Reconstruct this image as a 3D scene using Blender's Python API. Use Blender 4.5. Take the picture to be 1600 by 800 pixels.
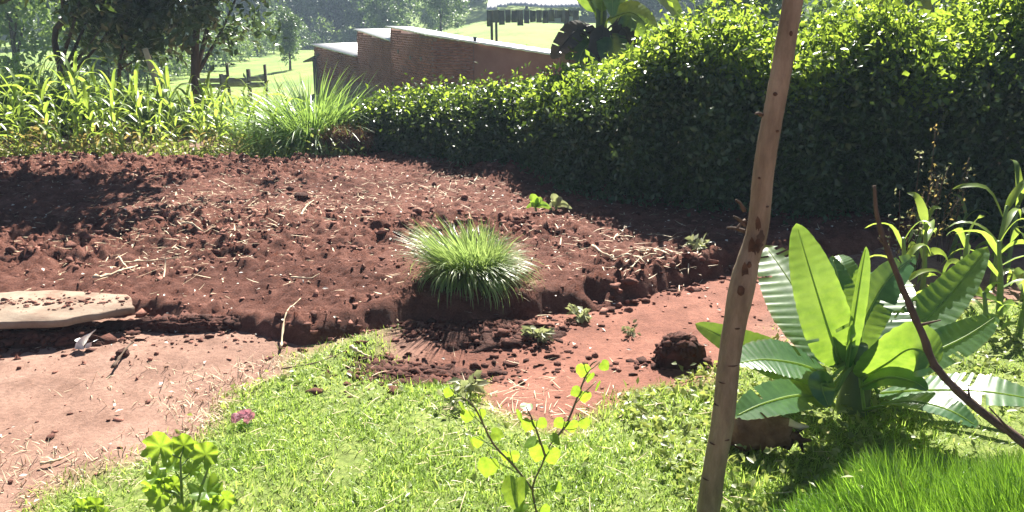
import bpy, math, random
import numpy as np
from math import radians, sin, cos, tan, atan, pi
from mathutils import Vector

for o in list(bpy.data.objects):
    bpy.data.objects.remove(o)
S = bpy.context.scene
C = S.collection

# ------------------------------------------------------------------ camera
CAM_H, FPX, PITCH = 1.7, 1330.0, math.atan(380.0 / 1330.0)
cd = bpy.data.cameras.new('camera'); cam = bpy.data.objects.new('camera', cd); C.objects.link(cam)
cam.location = (0, 0, CAM_H); cam.rotation_euler = (pi / 2 - PITCH, 0, 0)
cd.sensor_width = 36; cd.lens = 36 * FPX / 1600.0; cd.clip_start = 0.05; cd.clip_end = 3000
S.camera = cam
# ------------------------------------------------------------------ sky, sun, exposure
SUN_EL, SUN_AZ = 43.0, 9.0          # degrees; azimuth measured from +Y towards +X
w = bpy.data.worlds.new('World'); S.world = w; w.use_nodes = True
nt = w.node_tree; nt.nodes.clear()
sky = nt.nodes.new('ShaderNodeTexSky'); sky.sky_type = 'NISHITA'; sky.sun_disc = False
sky.sun_elevation = radians(SUN_EL); sky.sun_rotation = radians(SUN_AZ); sky.air_density = 0.3; sky.dust_density = 0.2
bg = nt.nodes.new('ShaderNodeBackground'); bg.inputs[1].default_value = 0.05
wo = nt.nodes.new('ShaderNodeOutputWorld')
nt.links.new(sky.outputs[0], bg.inputs[0]); nt.links.new(bg.outputs[0], wo.inputs[0])
sl = bpy.data.lights.new('sun', 'SUN'); sl.energy = 5.0; sl.angle = radians(0.5); sl.color = (1.0, 0.95, 0.86)
so = bpy.data.objects.new('sun', sl); C.objects.link(so)
sd_ = Vector((sin(radians(SUN_AZ)) * cos(radians(SUN_EL)), cos(radians(SUN_AZ)) * cos(radians(SUN_EL)), sin(radians(SUN_EL))))
so.rotation_euler = sd_.to_track_quat('Z', 'Y').to_euler(); so.location = (0, 0, 60)
S.view_settings.view_transform = 'Standard'; S.view_settings.look = 'None'
S.view_settings.gamma = 1.0; S.view_settings.use_curve_mapping = False
S.view_settings.exposure = 1.95
S.render.engine = 'CYCLES'
cy = S.cycles
cy.max_bounces = 6; cy.diffuse_bounces = 3; cy.glossy_bounces = 2; cy.transmission_bounces = 4
cy.transparent_max_bounces = 6; cy.volume_bounces = 0
cy.caustics_reflective = False; cy.caustics_refractive = False
cy.use_denoising = True
cy.sample_clamp_indirect = 4.0

rng = np.random.default_rng(7)
random.seed(7)

# ------------------------------------------------------------------ helpers
CP, SP = cos(PITCH), sin(PITCH)
def ray(x, y):
    u, v = (x - 800) / FPX, (400 - y) / FPX
    return np.array([u, CP + v * SP, -SP + v * CP])
def P(x, y, Y):
    """point seen at photo position x, y standing at ground distance Y"""
    r = ray(x, y); return np.array([0, 0, CAM_H]) + r * (Y / r[1])
def PG(x, y, z=0.0):
    r = ray(x, y); return np.array([0, 0, CAM_H]) + r * ((z - CAM_H) / r[2])
def ppm(x, y, Y):
    """metres per photo pixel there"""
    r = ray(x, y); return (Y / r[1]) / FPX

_perm = np.random.default_rng(3).permutation(4096)
_val = np.random.default_rng(4).random(4096)
def _h(i, j, s): return _val[_perm[(_perm[(i + s * 131) & 4095] + j) & 4095]]
def vn(x, y, s=0):
    x = np.asarray(x, float); y = np.asarray(y, float)
    xi = np.floor(x).astype(int); yi = np.floor(y).astype(int); fx = x - xi; fy = y - yi
    fx = fx * fx * (3 - 2 * fx); fy = fy * fy * (3 - 2 * fy)
    a = _h(xi, yi, s); b = _h(xi + 1, yi, s); c = _h(xi, yi + 1, s); d = _h(xi + 1, yi + 1, s)
    return (a * (1 - fx) + b * fx) * (1 - fy) + (c * (1 - fx) + d * fx) * fy - 0.5
def fbm(x, y, o=4, s=0, g=0.5):
    r = 0; a = 1.0; f = 1.0
    for k in range(o):
        r = r + a * vn(x * f + 17 * k, y * f - 9 * k, s + k); a *= g; f *= 2.03
    return r
def ss(a, b, x):
    t = np.clip((np.asarray(x, float) - a) / (b - a), 0, 1); return t * t * (3 - 2 * t)

def sdpoly(x, y, poly):
    """signed distance, positive inside"""
    x = np.asarray(x, float); y = np.asarray(y, float)
    d = np.full(x.shape, 1e9); ins = np.zeros(x.shape, bool); n = len(poly)
    for i in range(n):
        ax, ay = poly[i]; bx, by = poly[(i + 1) % n]
        ex, ey = bx - ax, by - ay; wx, wy = x - ax, y - ay
        t = np.clip((wx * ex + wy * ey) / (ex * ex + ey * ey), 0, 1)
        d = np.minimum(d, np.hypot(wx - ex * t, wy - ey * t))
        c = ((ay > y) != (by > y)) & (x < (bx - ax) * (y - ay) / ((by - ay) if by != ay else 1e-9) + ax)
        ins ^= c
    return np.where(ins, d, -d)

WOFF = {}
def mesh(name, V, F, rnd=None, smooth=False, attrs=None):
    V = np.asarray(V, np.float32).reshape(-1, 3)
    Fs = F if isinstance(F, list) else [F]
    Fs = [np.asarray(f, np.int32) for f in Fs if len(f)]
    me = bpy.data.meshes.new(name)
    me.vertices.add(len(V)); me.vertices.foreach_set('co', V.ravel())
    idx = np.concatenate([f.ravel() for f in Fs])
    tot = np.concatenate([np.full(len(f), f.shape[1], np.int32) for f in Fs])
    st = np.concatenate([[0], np.cumsum(tot)[:-1]]).astype(np.int32)
    me.loops.add(len(idx)); me.loops.foreach_set('vertex_index', idx)
    me.polygons.add(len(tot)); me.polygons.foreach_set('loop_start', st); me.polygons.foreach_set('loop_total', tot)
    if smooth: me.polygons.foreach_set('use_smooth', np.ones(len(tot), bool))
    a = dict(attrs or {})
    if rnd is not None: a['rnd'] = rnd
    for k, v in a.items():
        at = me.attributes.new(k, 'FLOAT', 'POINT'); at.data.foreach_set('value', np.asarray(v, np.float32))
    me.update(calc_edges=True); me.validate()
    return me

def tag(o, label=None, cat=None, group=None, kind=None):
    if label: o['label'] = label
    if cat: o['category'] = cat
    if group: o['group'] = group
    if kind: o['kind'] = kind
    return o
def thing(name, label, cat, loc=(0, 0, 0), group=None):
    o = bpy.data.objects.new(name, None); C.objects.link(o); o.empty_display_size = 0.1
    o.location = [float(c) for c in loc]; WOFF[o.name] = np.array(loc, float)
    return tag(o, label, cat, group)
def part(name, geo, mat, parent=None, smooth=False, loc=None):
    """geo = (V, F, rnd) in world coordinates"""
    V, F, r = geo
    V = np.asarray(V, float).reshape(-1, 3)
    off = WOFF[parent.name] if parent is not None else (np.array(loc, float) if loc is not None else np.zeros(3))
    me = mesh(name, V - off, F, r, smooth)
    me.materials.append(mat)
    o = bpy.data.objects.new(name, me); C.objects.link(o); WOFF[o.name] = off
    if parent is not None: o.parent = parent
    elif loc is not None: o.location = [float(c) for c in loc]
    return o
KIDS = {}
def copy_tree(o, parent=None):
    c = o.copy(); C.objects.link(c); c.parent = parent
    for ch in list(o.children): copy_tree(ch, c)
    return c
def merge(gs):
    V = []; T = []; Q = []; R = []; n = 0
    for v, f, r in gs:
        v = np.asarray(v, float).reshape(-1, 3)
        for ff in (f if isinstance(f, list) else [f]):
            ff = np.asarray(ff)
            if len(ff): (Q if ff.shape[1] == 4 else T).append(ff + n)
        V.append(v); R.append(np.full(len(v), 0.5) if r is None else np.broadcast_to(r, (len(v),))); n += len(v)
    F = []
    if Q: F.append(np.concatenate(Q))
    if T: F.append(np.concatenate(T))
    return np.concatenate(V), F, np.concatenate(R)

def smoothpath(pts, n):
    pts = np.asarray(pts, float)
    if len(pts) == 2: return pts[0] + (pts[1] - pts[0]) * np.linspace(0, 1, n)[:, None]
    p = np.vstack([2 * pts[0] - pts[1], pts, 2 * pts[-1] - pts[-2]])
    out = []; m = len(pts) - 1
    for u in np.linspace(0, m, n):
        i = min(int(u), m - 1); t = u - i; a, b, c, d = p[i:i + 4]
        out.append(0.5 * ((2 * b) + (-a + c) * t + (2 * a - 5 * b + 4 * c - d) * t * t + (-a + 3 * b - 3 * c + d) * t ** 3))
    return np.array(out)
def norm(v): return v / (np.linalg.norm(v, axis=-1, keepdims=True) + 1e-9)

def tube(path, rad, sides=8, rough=0.0, cap=True, seed=0):
    path = np.asarray(path, float); k = len(path); rad = np.broadcast_to(rad, (k,))
    T = norm(np.gradient(path, axis=0))
    ref = np.array([0.3, 0.9, 0.1]) if abs(T[0][2]) > 0.7 else np.array([0, 0, 1.0])
    A = norm(np.cross(T, ref)); B = np.cross(T, A)
    an = np.linspace(0, 2 * pi, sides, endpoint=False)
    rr = rad[:, None] * np.ones(sides)
    if rough:
        g = np.random.default_rng(seed); rr = rr * (1 + rough * g.normal(size=rr.shape))
    V = path[:, None] + rr[..., None] * (A[:, None] * np.cos(an)[None, :, None] + B[:, None] * np.sin(an)[None, :, None])
    i = np.arange(k - 1)[:, None] * sides; j = np.arange(sides)[None]; j2 = (j + 1) % sides
    Q = np.stack([i + j, i + j2, i + sides + j2, i + sides + j], -1).reshape(-1, 4)
    V = V.reshape(-1, 3); Tt = []
    if cap:
        n = len(V); V = np.vstack([V, path[0], path[-1]])
        jj = np.arange(sides); b = (k - 1) * sides
        Tt = np.vstack([np.stack([np.full(sides, n), (jj + 1) % sides, jj], -1), np.stack([np.full(sides, n + 1), b + jj, b + (jj + 1) % sides], -1)])
    return V, [Q, Tt] if cap else [Q], np.full(len(V), 0.5)

def box(c, d, rz=0.0, jit=0.0, g=None):
    s = np.array([[x, y, z] for z in (-1, 1) for y in (-1, 1) for x in (-1, 1)], float) * np.array(d) / 2
    if jit: s = s + (g or rng).normal(size=s.shape) * jit
    R = np.array([[cos(rz), -sin(rz), 0], [sin(rz), cos(rz), 0], [0, 0, 1]])
    F = np.array([[0, 2, 3, 1], [4, 5, 7, 6], [0, 1, 5, 4], [2, 6, 7, 3], [0, 4, 6, 2], [1, 3, 7, 5]])
    return s @ R.T + np.array(c), F, None

def blades(base, az, th0, kap, L, W, k=4, taper=0.7, basew=0.6, g=rng, twist=0.0):
    n = len(base); t = np.linspace(0, 1, k)
    th = th0[:, None] + kap[:, None] * (t[:-1] + 0.5 / (k - 1))[None]
    st = (L / (k - 1))[:, None]
    r = np.concatenate([np.zeros((n, 1)), np.cumsum(np.sin(th) * st, 1)], 1)
    z = np.concatenate([np.zeros((n, 1)), np.cumsum(np.cos(th) * st, 1)], 1)
    d = np.stack([np.cos(az), np.sin(az), 0 * az], -1)
    pos = base[:, None] + r[..., None] * d[:, None]; pos[..., 2] += z
    tw = g.normal(size=n) * twist
    sx = np.stack([-np.sin(az + tw), np.cos(az + tw), 0 * az], -1)
    prof = np.clip(1 - t, 0, 1) ** taper * (basew + (1 - basew) * np.minimum(1, t * 3)); prof[-1] = 0.04
    hw = W[:, None] * prof[None] / 2
    V = np.stack([pos - sx[:, None] * hw[..., None], pos + sx[:, None] * hw[..., None]], 2)
    b = (np.arange(n) * k * 2)[:, None]; i = np.arange(k - 1)[None] * 2
    Q = np.stack([b + i, b + i + 1, b + i + 3, b + i + 2], -1).reshape(-1, 4)
    return V.reshape(-1, 3), Q, np.repeat(g.random(n), k * 2)

def leaves(pos, L, W, up=0.5, fold=0.25, droop=0.0, g=rng, dirv=None):
    n = len(pos); L = np.broadcast_to(L, (n,)); W = np.broadcast_to(W, (n,))
    N = g.normal(size=(n, 3)); N = norm(N) ; N[:, 2] += up; N = norm(N)
    D = g.normal(size=(n, 3)) if dirv is None else dirv + 0.5 * g.normal(size=(n, 3))
    D[:, 2] -= droop
    D = norm(D - N * np.sum(D * N, 1, keepdims=True)); B = np.cross(N, D)
    m = pos + D * (L * 0.45)[:, None]
    lift = N * (W * fold)[:, None]
    V = np.stack([pos, m + B * (W / 2)[:, None] + lift, pos + D * L[:, None], m - B * (W / 2)[:, None] + lift], 1)
    b = np.arange(n) * 4
    T = np.concatenate([np.stack([b, b + 1, b + 2], -1), np.stack([b, b + 2, b + 3], -1)])
    return V.reshape(-1, 3), T, np.repeat(g.random(n), 4)

_t = (1 + 5 ** .5) / 2
ICO = norm(np.array([[-1, _t, 0], [1, _t, 0], [-1, -_t, 0], [1, -_t, 0], [0, -1, _t], [0, 1, _t], [0, -1, -_t], [0, 1, -_t], [_t, 0, -1], [_t, 0, 1], [-_t, 0, -1], [-_t, 0, 1]], float))
ICF = np.array([[0, 11, 5], [0, 5, 1], [0, 1, 7], [0, 7, 10], [0, 10, 11], [1, 5, 9], [5, 11, 4], [11, 10, 2], [10, 7, 6], [7, 1, 8], [3, 9, 4], [3, 4, 2], [3, 2, 6], [3, 6, 8], [3, 8, 9], [4, 9, 5], [2, 4, 11], [6, 2, 10], [8, 6, 7], [9, 8, 1]])
def clods(pos, size, g=rng, flat=0.6, jag=0.36):
    n = len(pos)
    r = 1 + g.normal(size=(n, 12)) * jag
    sc = np.stack([1 + .3 * g.normal(size=n), 1 + .3 * g.normal(size=n), flat * (1 + .2 * g.normal(size=n))], -1)
    V = pos[:, None] + ICO[None] * r[..., None] * sc[:, None] * size[:, None, None]
    F = (ICF[None] + (np.arange(n) * 12)[:, None, None]).reshape(-1, 3)
    return V.reshape(-1, 3), F, np.repeat(g.random(n), 12)

# ------------------------------------------------------------------ materials
def mat(name, build):
    m = bpy.data.materials.new(name); m.use_nodes = True
    n = m.node_tree; n.nodes.clear()
    out = n.nodes.new('ShaderNodeOutputMaterial'); build(n, out); return m
def rgba(c): return (c[0], c[1], c[2], 1)
def ramp(n, fac, stops):
    r = n.nodes.new('ShaderNodeValToRGB'); e = r.color_ramp.elements
    while len(e) < len(stops): e.new(0.5)
    for i, (p, c) in enumerate(stops): e[i].position = p; e[i].color = rgba(c)
    n.links.new(fac, r.inputs[0]); return r.outputs[0]
def noise(n, scale, detail=4, rough=.6, coord=None, stretch=None):
    t = n.nodes.new('ShaderNodeTexNoise'); t.inputs['Scale'].default_value = scale
    t.inputs['Detail'].default_value = detail; t.inputs['Roughness'].default_value = rough
    tc = n.nodes.new('ShaderNodeTexCoord'); src = tc.outputs['Object']
    if stretch:
        mp = n.nodes.new('ShaderNodeMapping'); mp.inputs['Scale'].default_value = stretch
        n.links.new(src, mp.inputs[0]); src = mp.outputs[0]
    n.links.new(src, t.inputs['Vector']); return t.outputs['Fac']
def mixc(n, f, a, b, mode='MIX'):
    m = n.nodes.new('ShaderNodeMix'); m.data_type = 'RGBA'; m.blend_type = mode
    for s, v in ((m.inputs[0], f), (m.inputs[6], a), (m.inputs[7], b)):
        if hasattr(v, 'is_linked'): n.links.new(v, s)
        elif isinstance(v, (int, float)): s.default_value = v
        else: s.default_value = rgba(v)
    return m.outputs[2]
def attr(n, name):
    a = n.nodes.new('ShaderNodeAttribute'); a.attribute_name = name; return a.outputs['Fac']
def bsdf(n, col, rough=.8, spec=.3, metal=0, bump=None, bstr=.3, bdist=.02):
    b = n.nodes.new('ShaderNodeBsdfPrincipled')
    if hasattr(col, 'is_linked'): n.links.new(col, b.inputs['Base Color'])
    else: b.inputs['Base Color'].default_value = rgba(col)
    b.inputs['Roughness'].default_value = rough; b.inputs['Specular IOR Level'].default_value = spec
    b.inputs['Metallic'].default_value = metal
    if bump is not None:
        bp = n.nodes.new('ShaderNodeBump'); bp.inputs['Strength'].default_value = bstr; bp.inputs['Distance'].default_value = bdist
        n.links.new(bump, bp.inputs['Height']); n.links.new(bp.outputs[0], b.inputs['Normal'])
    return b
def leafmat(name, c1, c2, tcol, trans=.45, rough=.42, spec=.5, c3=None, ns=9):
    def f(n, out):
        r = attr(n, 'rnd')
        col = ramp(n, r, [(0, c1), (.75, c2), (1, c3 or c2)])
        nz = noise(n, ns, 4)
        col = mixc(n, .35 if ns == 9 else .55, col, ramp(n, nz, [(.3, [x * .6 for x in c1]), (.7, [min(1, x * 1.3) for x in c2])]))
        b = bsdf(n, col, rough, spec)
        tr = n.nodes.new('ShaderNodeBsdfTranslucent')
        tc = mixc(n, 1.0, ramp(n, r, [(0, [x * .75 for x in tcol]), (1, tcol)]), ramp(n, nz, [(.3, (.62, .72, .6)), (.6, (1, 1, 1))]), 'MULTIPLY'); n.links.new(tc, tr.inputs[0])
        m = n.nodes.new('ShaderNodeMixShader'); m.inputs[0].default_value = trans
        n.links.new(b.outputs[0], m.inputs[1]); n.links.new(tr.outputs[0], m.inputs[2]); n.links.new(m.outputs[0], out.inputs[0])
    return mat(name, f)
def plain(name, stops, scale=8, rough=.85, spec=.25, bs=.4, bd=.01, stretch=None, metal=0, rnd=0.0, bscale=None):
    def f(n, out):
        nz = noise(n, scale, 6, .65, stretch=stretch)
        col = ramp(n, nz, stops)
        if rnd:
            col = mixc(n, rnd, col, ramp(n, attr(n, 'rnd'), [(0, [x * .55 for x in stops[0][1]]), (1, [min(1, x * 1.35) for x in stops[-1][1]])]))
        b = bsdf(n, col, rough, spec, metal, noise(n, bscale or scale * 3, 6, .7, stretch=stretch), bs, bd)
        n.links.new(b.outputs[0], out.inputs[0])
    return mat(name, f)

def ground_build(n, out):
    bare = ramp(n, noise(n, 1.3, 6, .6), [(.28, (.19, .104, .076)), (.5, (.26, .154, .115)), (.72, (.33, .21, .163))])
    fine = mixc(n, 1.0, ramp(n, noise(n, 40, 8, .8), [(.32, (.55, .52, .50)), (.5, (1, 1, 1)), (.68, (1.3, 1.28, 1.25))]), ramp(n, noise(n, 5.5, 5, .65), [(.36, (.74, .70, .68)), (.5, (1, 1, 1)), (.64, (1.18, 1.2, 1.2))]), 'MULTIPLY')
    bare = mixc(n, .8, bare, fine, 'MULTIPLY')
    red = mixc(n, .8, ramp(n, noise(n, 2.1, 5, .6), [(.3, (.16, .062, .042)), (.7, (.27, .118, .082))]), fine, 'MULTIPLY')
    col = mixc(n, attr(n, 'red'), bare, red)
    thatch = ramp(n, noise(n, 22, 5, .7), [(.3, (.07, .085, .02)), (.5, (.15, .20, .045)), (.7, (.28, .31, .09))])
    col = mixc(n, attr(n, 'grass'), col, thatch)
    mead = ramp(n, noise(n, .35, 8, .7), [(.3, (.11, .20, .035)), (.5, (.18, .27, .055)), (.7, (.28, .32, .09))])
    mead = mixc(n, .7, mead, ramp(n, noise(n, 3.5, 6, .7), [(.3, (.6, .65, .55)), (.7, (1.3, 1.25, 1.1))]), 'MULTIPLY')
    col = mixc(n, attr(n, 'meadow'), col, mead)
    b = bsdf(n, col, .9, .18, 0, noise(n, 48, 8, .75), .55, .02)
    n.links.new(b.outputs[0], out.inputs[0])
M = {}
M['ground'] = mat('ground', ground_build)
def tilled_build(n, out):
    base = ramp(n, noise(n, 7, 6, .65), [(.25, (.095, .035, .025)), (.5, (.195, .079, .056)), (.75, (.32, .15, .112))])
    damp = ramp(n, noise(n, .9, 5, .65), [(.34, (.58, .52, .50)), (.5, (.95, .95, .95)), (.66, (1.22, 1.28, 1.30))])
    grain = ramp(n, noise(n, 95, 4, .8), [(.3, (.55, .53, .52)), (.5, (1, 1, 1)), (.7, (1.45, 1.45, 1.42))])
    col = mixc(n, .85, mixc(n, .9, base, damp, 'MULTIPLY'), grain, 'MULTIPLY')
    b = bsdf(n, col, .92, .15, 0, noise(n, 60, 10, .85), .9, .04)
    n.links.new(b.outputs[0], out.inputs[0])
M['tilled'] = mat('tilled_soil', tilled_build)
M['tilled_plain'] = plain('tilled_soil', [(.25, (.085, .030, .020)), (.5, (.175, .068, .045)), (.75, (.30, .135, .095))], 7, .92, .15, .8, .03, bscale=38)
M['clod'] = plain('clod', [(.3, (.09, .035, .026)), (.5, (.20, .084, .061)), (.7, (.33, .16, .12))], 16, .92, .15, .6, .02, rnd=.55, bscale=60)
M['moist_shade'] = plain('moist_shade_soil', [(.3, (.05, .019, .013)), (.5, (.09, .034, .024)), (.7, (.15, .058, .041))], 14, .9, .2, .7, .02, rnd=.4, bscale=60)  # moist soil, its dark tone also carries some shadow on the heaps
M['straw'] = plain('straw', [(.3, (.42, .30, .17)), (.7, (.66, .53, .36))], 30, .7, .35, .2, .004, rnd=.5)
M['paleflake'] = plain('pale_flake', [(.3, (.55, .47, .38)), (.7, (.8, .74, .66))], 30, .7, .3, .2, .004)
M['slab'] = plain('slab', [(.36, (.13, .066, .044)), (.48, (.23, .16, .115)), (.75, (.33, .265, .20))], 5, .85, .25, .5, .01, bscale=30)
M['white'] = plain('white_plastic', [(.3, (.72, .72, .70)), (.7, (.82, .82, .80))], 8, .4, .5, .1, .004)
M['bark'] = plain('dark_bark', [(.3, (.035, .027, .022)), (.7, (.10, .078, .06))], 9, .9, .2, .7, .02, stretch=(3, 3, .5))
M['pole'] = plain('peeled_wood', [(.25, (.10, .066, .040)), (.48, (.21, .148, .092)), (.72, (.34, .255, .17))], 9, .62, .35, .9, .008, stretch=(2.2, 2.2, .6), bscale=40)
M['knot'] = plain('knot_wood', [(.3, (.035, .018, .011)), (.7, (.14, .07, .04))], 26, .8, .2, .6, .008)
M['log'] = plain('red_log', [(.3, (.10, .042, .026)), (.5, (.19, .095, .06)), (.7, (.32, .19, .12))], 12, .85, .2, .8, .015)
M['deadwood'] = plain('dead_wood', [(.3, (.05, .032, .022)), (.7, (.16, .105, .07))], 14, .85, .25, .6, .006, stretch=(1, 1, .4))
M['greywood'] = plain('grey_wood', [(.3, (.10, .095, .085)), (.7, (.25, .24, .22))], 5, .85, .25, .5, .01)
M['brick'] = plain('brick', [(.3, (.15, .052, .041)), (.5, (.205, .076, .059)), (.7, (.27, .108, .085))], 3, .9, .15, .5, .01, rnd=.0, bscale=25)
M['mortar'] = plain('mortar', [(.3, (.15, .085, .072)), (.7, (.23, .15, .13))], 4, .92, .15, .5, .01, bscale=30)
M['mudwall'] = plain('mud_plaster', [(.3, (.22, .082, .062)), (.7, (.31, .135, .105))], 1.5, .92, .15, .4, .01, bscale=12)
M['iron'] = plain('roof_iron', [(.3, (.60, .59, .57)), (.7, (.76, .75, .73))], 2.5, .42, .5, .1, .004, metal=0)
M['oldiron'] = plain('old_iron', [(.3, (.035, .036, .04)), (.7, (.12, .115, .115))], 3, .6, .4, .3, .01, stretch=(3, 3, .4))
M['maize'] = leafmat('maize_leaf', (.11, .20, .035), (.20, .30, .06), (.52, .68, .10), .50, .38, .6, (.32, .30, .10))
M['maizedry'] = leafmat('dry_maize_leaf', (.30, .24, .08), (.42, .33, .13), (.6, .45, .14), .4, .6, .3)
M['napier'] = leafmat('napier_leaf', (.09, .19, .05), (.17, .29, .09), (.42, .60, .12), .42, .34, .7)
M['clump'] = leafmat('clump_blade', (.14, .23, .07), (.24, .33, .12), (.50, .64, .18), .45, .36, .6, (.36, .33, .17))
M['lawn'] = leafmat('lawn_blade', (.17, .29, .045), (.30, .42, .08), (.60, .78, .14), .48, .42, .5, (.50, .48, .20))
M['lush'] = leafmat('lush_blade', (.075, .19, .018), (.15, .28, .03), (.36, .62, .05), .5, .42, .5, (.34, .38, .10))
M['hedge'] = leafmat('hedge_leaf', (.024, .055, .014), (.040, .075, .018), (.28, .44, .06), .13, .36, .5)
M['backlit_vine'] = leafmat('backlit_vine_leaf', (.06, .13, .02), (.11, .20, .03), (.52, .68, .07), .48, .36, .5)  # climbers; backlight on the hedge top painted in as a lighter leaf colour
M['treeleaf'] = leafmat('tree_leaf', (.022, .042, .016), (.045, .075, .025), (.14, .22, .04), .22, .3, .6)
M['fartree'] = leafmat('far_leaf', (.03, .062, .028), (.07, .11, .045), (.20, .30, .08), .35, .4, .5)
M['bush'] = leafmat('bush_leaf', (.06, .12, .04), (.12, .19, .06), (.32, .44, .10), .38, .45, .5)
M['banana'] = leafmat('banana_leaf', (.045, .12, .045), (.07, .16, .055), (.40, .60, .06), .40, .30, .7, (.20, .13, .05), 18)
M['banrib'] = leafmat('banana_rib', (.24, .36, .10), (.34, .46, .15), (.6, .75, .18), .6, .4, .5)
M['banstem'] = plain('banana_stem', [(.3, (.05, .09, .03)), (.7, (.13, .17, .06))], 6, .5, .4, .2, .004, stretch=(1, 1, .3))
M['bandead'] = leafmat('dead_banana_leaf', (.045, .04, .035), (.10, .085, .068), (.12, .09, .05), .18, .6, .3)
M['geranium'] = leafmat('geranium_leaf', (.09, .18, .03), (.14, .24, .045), (.46, .64, .05), .5, .42, .5, None, 55)
M['stem'] = leafmat('green_stem', (.12, .20, .05), (.18, .27, .07), (.3, .4, .1), .15, .45, .5)
M['brownstem'] = leafmat('brown_stem', (.10, .08, .04), (.17, .14, .07), (.25, .2, .1), .1, .55, .4)
M['weed'] = leafmat('weed_leaf', (.22, .24, .13), (.36, .37, .22), (.48, .50, .22), .38, .5, .5)
M['ground_weed'] = leafmat('groundcover_leaf', (.12, .17, .05), (.24, .27, .09), (.48, .54, .12), .4, .45, .5, (.42, .36, .17))
M['hay'] = leafmat('brown_hay', (.16, .075, .04), (.27, .14, .08), (.34, .18, .08), .25, .7, .2)
M['petal'] = leafmat('pink_petal', (.78, .30, .38), (.85, .50, .56), (.9, .35, .42), .4, .5, .4)

# ------------------------------------------------------------------ terrain
PLOT_Z = 0.095
plot_px = [(-500, 560), (-200, 535), (0, 518), (120, 506), (218, 486), (262, 522), (340, 512), (420, 528), (455, 538), (520, 522), (600, 508), (650, 498), (720, 500), (800, 492), (880, 478), (940, 470), (1010, 455), (1080, 436), (1140, 415), (1250, 400), (1420, 380)]
plot_poly = [tuple(PG(x, y, PLOT_Z * .5)[:2]) for x, y in plot_px] + [(5.0, 8.3), (2.6, 9.2), (-1.0, 10.6), (-2.6, 9.75), (-4.5, 9.75), (-8.0, 9.75), (-12, 9.75)]
lawn_px = [(640, 506), (560, 530), (470, 560), (440, 572), (390, 602), (330, 640), (290, 670), (240, 705), (190, 735), (120, 790), (40, 860), (0, 1100), (1700, 1100), (1900, 560), (1600, 470), (1400, 470), (1290, 520), (1160, 572), (1090, 592), (1010, 628), (940, 668), (880, 688), (820, 684), (770, 640), (745, 600), (690, 596), (640, 602), (600, 592), (585, 560), (620, 528)]
lawn_poly = [tuple(PG(x, y)[:2]) for x, y in lawn_px]
pathR_px = [(700, 480), (1160, 400), (1260, 430), (1160, 580), (1000, 650), (880, 700), (760, 660), (560, 600)]
pathR_poly = [tuple(PG(x, y)[:2]) for x, y in pathR_px]

def G0(x, y):
    x = np.asarray(x, float); y = np.asarray(y, float)
    far = ss(11.5, 20, y)
    z = -1.25 * far + .12 * fbm(x * .25, y * .25, 3, 5) * far
    z = z + 2.1 * ss(-15, 2, x) * ss(24, 52, y)
    z = z + np.clip(y - 70, 0, None) * .10 * ss(70, 110, y) + .004 * np.clip(y - 110, 0, 120) ** 1.2
    z = z + ss(14, 40, np.abs(x)) * ss(40, 14, y) * .4
    return z
def G(x, y):
    """near ground with its small relief"""
    x = np.asarray(x, float); y = np.asarray(y, float)
    z = G0(x, y)
    near = ss(14, 9, y) * ss(9, 6, np.abs(x))
    lw = ss(-.05, .12, sdpoly(x, y, lawn_poly))
    z = z + near * (.035 * fbm(x * .9, y * .9, 3, 11) + .012 * fbm(x * 5, y * 5, 4, 21) + .03 * lw)
    # dug hollow below the grass clump
    c = PG(690, 575); z = z - .07 * np.exp(-(((x - c[0]) / .36) ** 2 + ((y - c[1]) / .22) ** 2))
    return z
def clodn(x, y):
    a = np.abs(fbm(x * 3.2, y * 3.2, 3, 31)); b = np.abs(fbm(x * 8.5, y * 8.5, 3, 41)); c = fbm(x * 19, y * 19, 3, 51)
    mk_ = .6 + .85 * ss(-.25, .3, fbm(x * .8, y * .8, 3, 66))
    return mk_ * (.05 * a + .055 * b + .05 * c + .05 * np.abs(fbm(x * 30, y * 30, 2, 55))) + .06 * fbm(x * 1.1, y * 1.1, 2, 61)
def HP(x, y):
    d = sdpoly(x, y, plot_poly) + .10 * fbm(np.asarray(x) * 4, np.asarray(y) * 4, 3, 71)
    e = ss(-.06, .16, d)
    sl_ = ss(-.04, .05, sdpoly(x, y, SLAB)) * .055
    return G0(x, y) + e * (PLOT_Z - .03 + clodn(x, y)) - .06 * (1 - e) + .03 * e - sl_, d

SLAB = [tuple(PG(a, b, .15)[:2]) for a, b in [(-230, 512), (100, 499), (208, 477), (196, 462), (90, 452), (-230, 468)]]
def axis(lo, hi, a, b, step, grow=1.13, smax=12):
    m = list(np.arange(a, b + 1e-6, step)); s = step; v = b
    while v < hi: s = min(s * grow, smax); v += s; m.append(min(v, hi))
    s = step; v = a; l = []
    while v > lo: s = min(s * grow, smax); v -= s; l.append(max(v, lo))
    return np.array(l[::-1] + m)
gx = axis(-230, 230, -5.5, 6.0, .045); gy = axis(-60, 260, 1.6, 11.5, .045)
X, Y = np.meshgrid(gx, gy); Z = G(X, Y)
pd = sdpoly(X, Y, plot_poly); Z = Z - .10 * ss(.1, .35, pd)
nx, ny = len(gx), len(gy)
ii = np.arange(nx * ny).reshape(ny, nx)
Q = np.stack([ii[:-1, :-1], ii[:-1, 1:], ii[1:, 1:], ii[1:, :-1]], -1).reshape(-1, 4)
ld = sdpoly(X, Y, lawn_poly) + .35 * fbm(X * 2.2, Y * 2.2, 4, 81)
aL = ss(-.10, .16, ld); aR = ss(-.3, .3, sdpoly(X, Y, pathR_poly) + .3 * fbm(X, Y, 3, 91)); aM = ss(13, 20, Y + 4 * fbm(X * .3, Y * .3, 3, 95))
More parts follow.
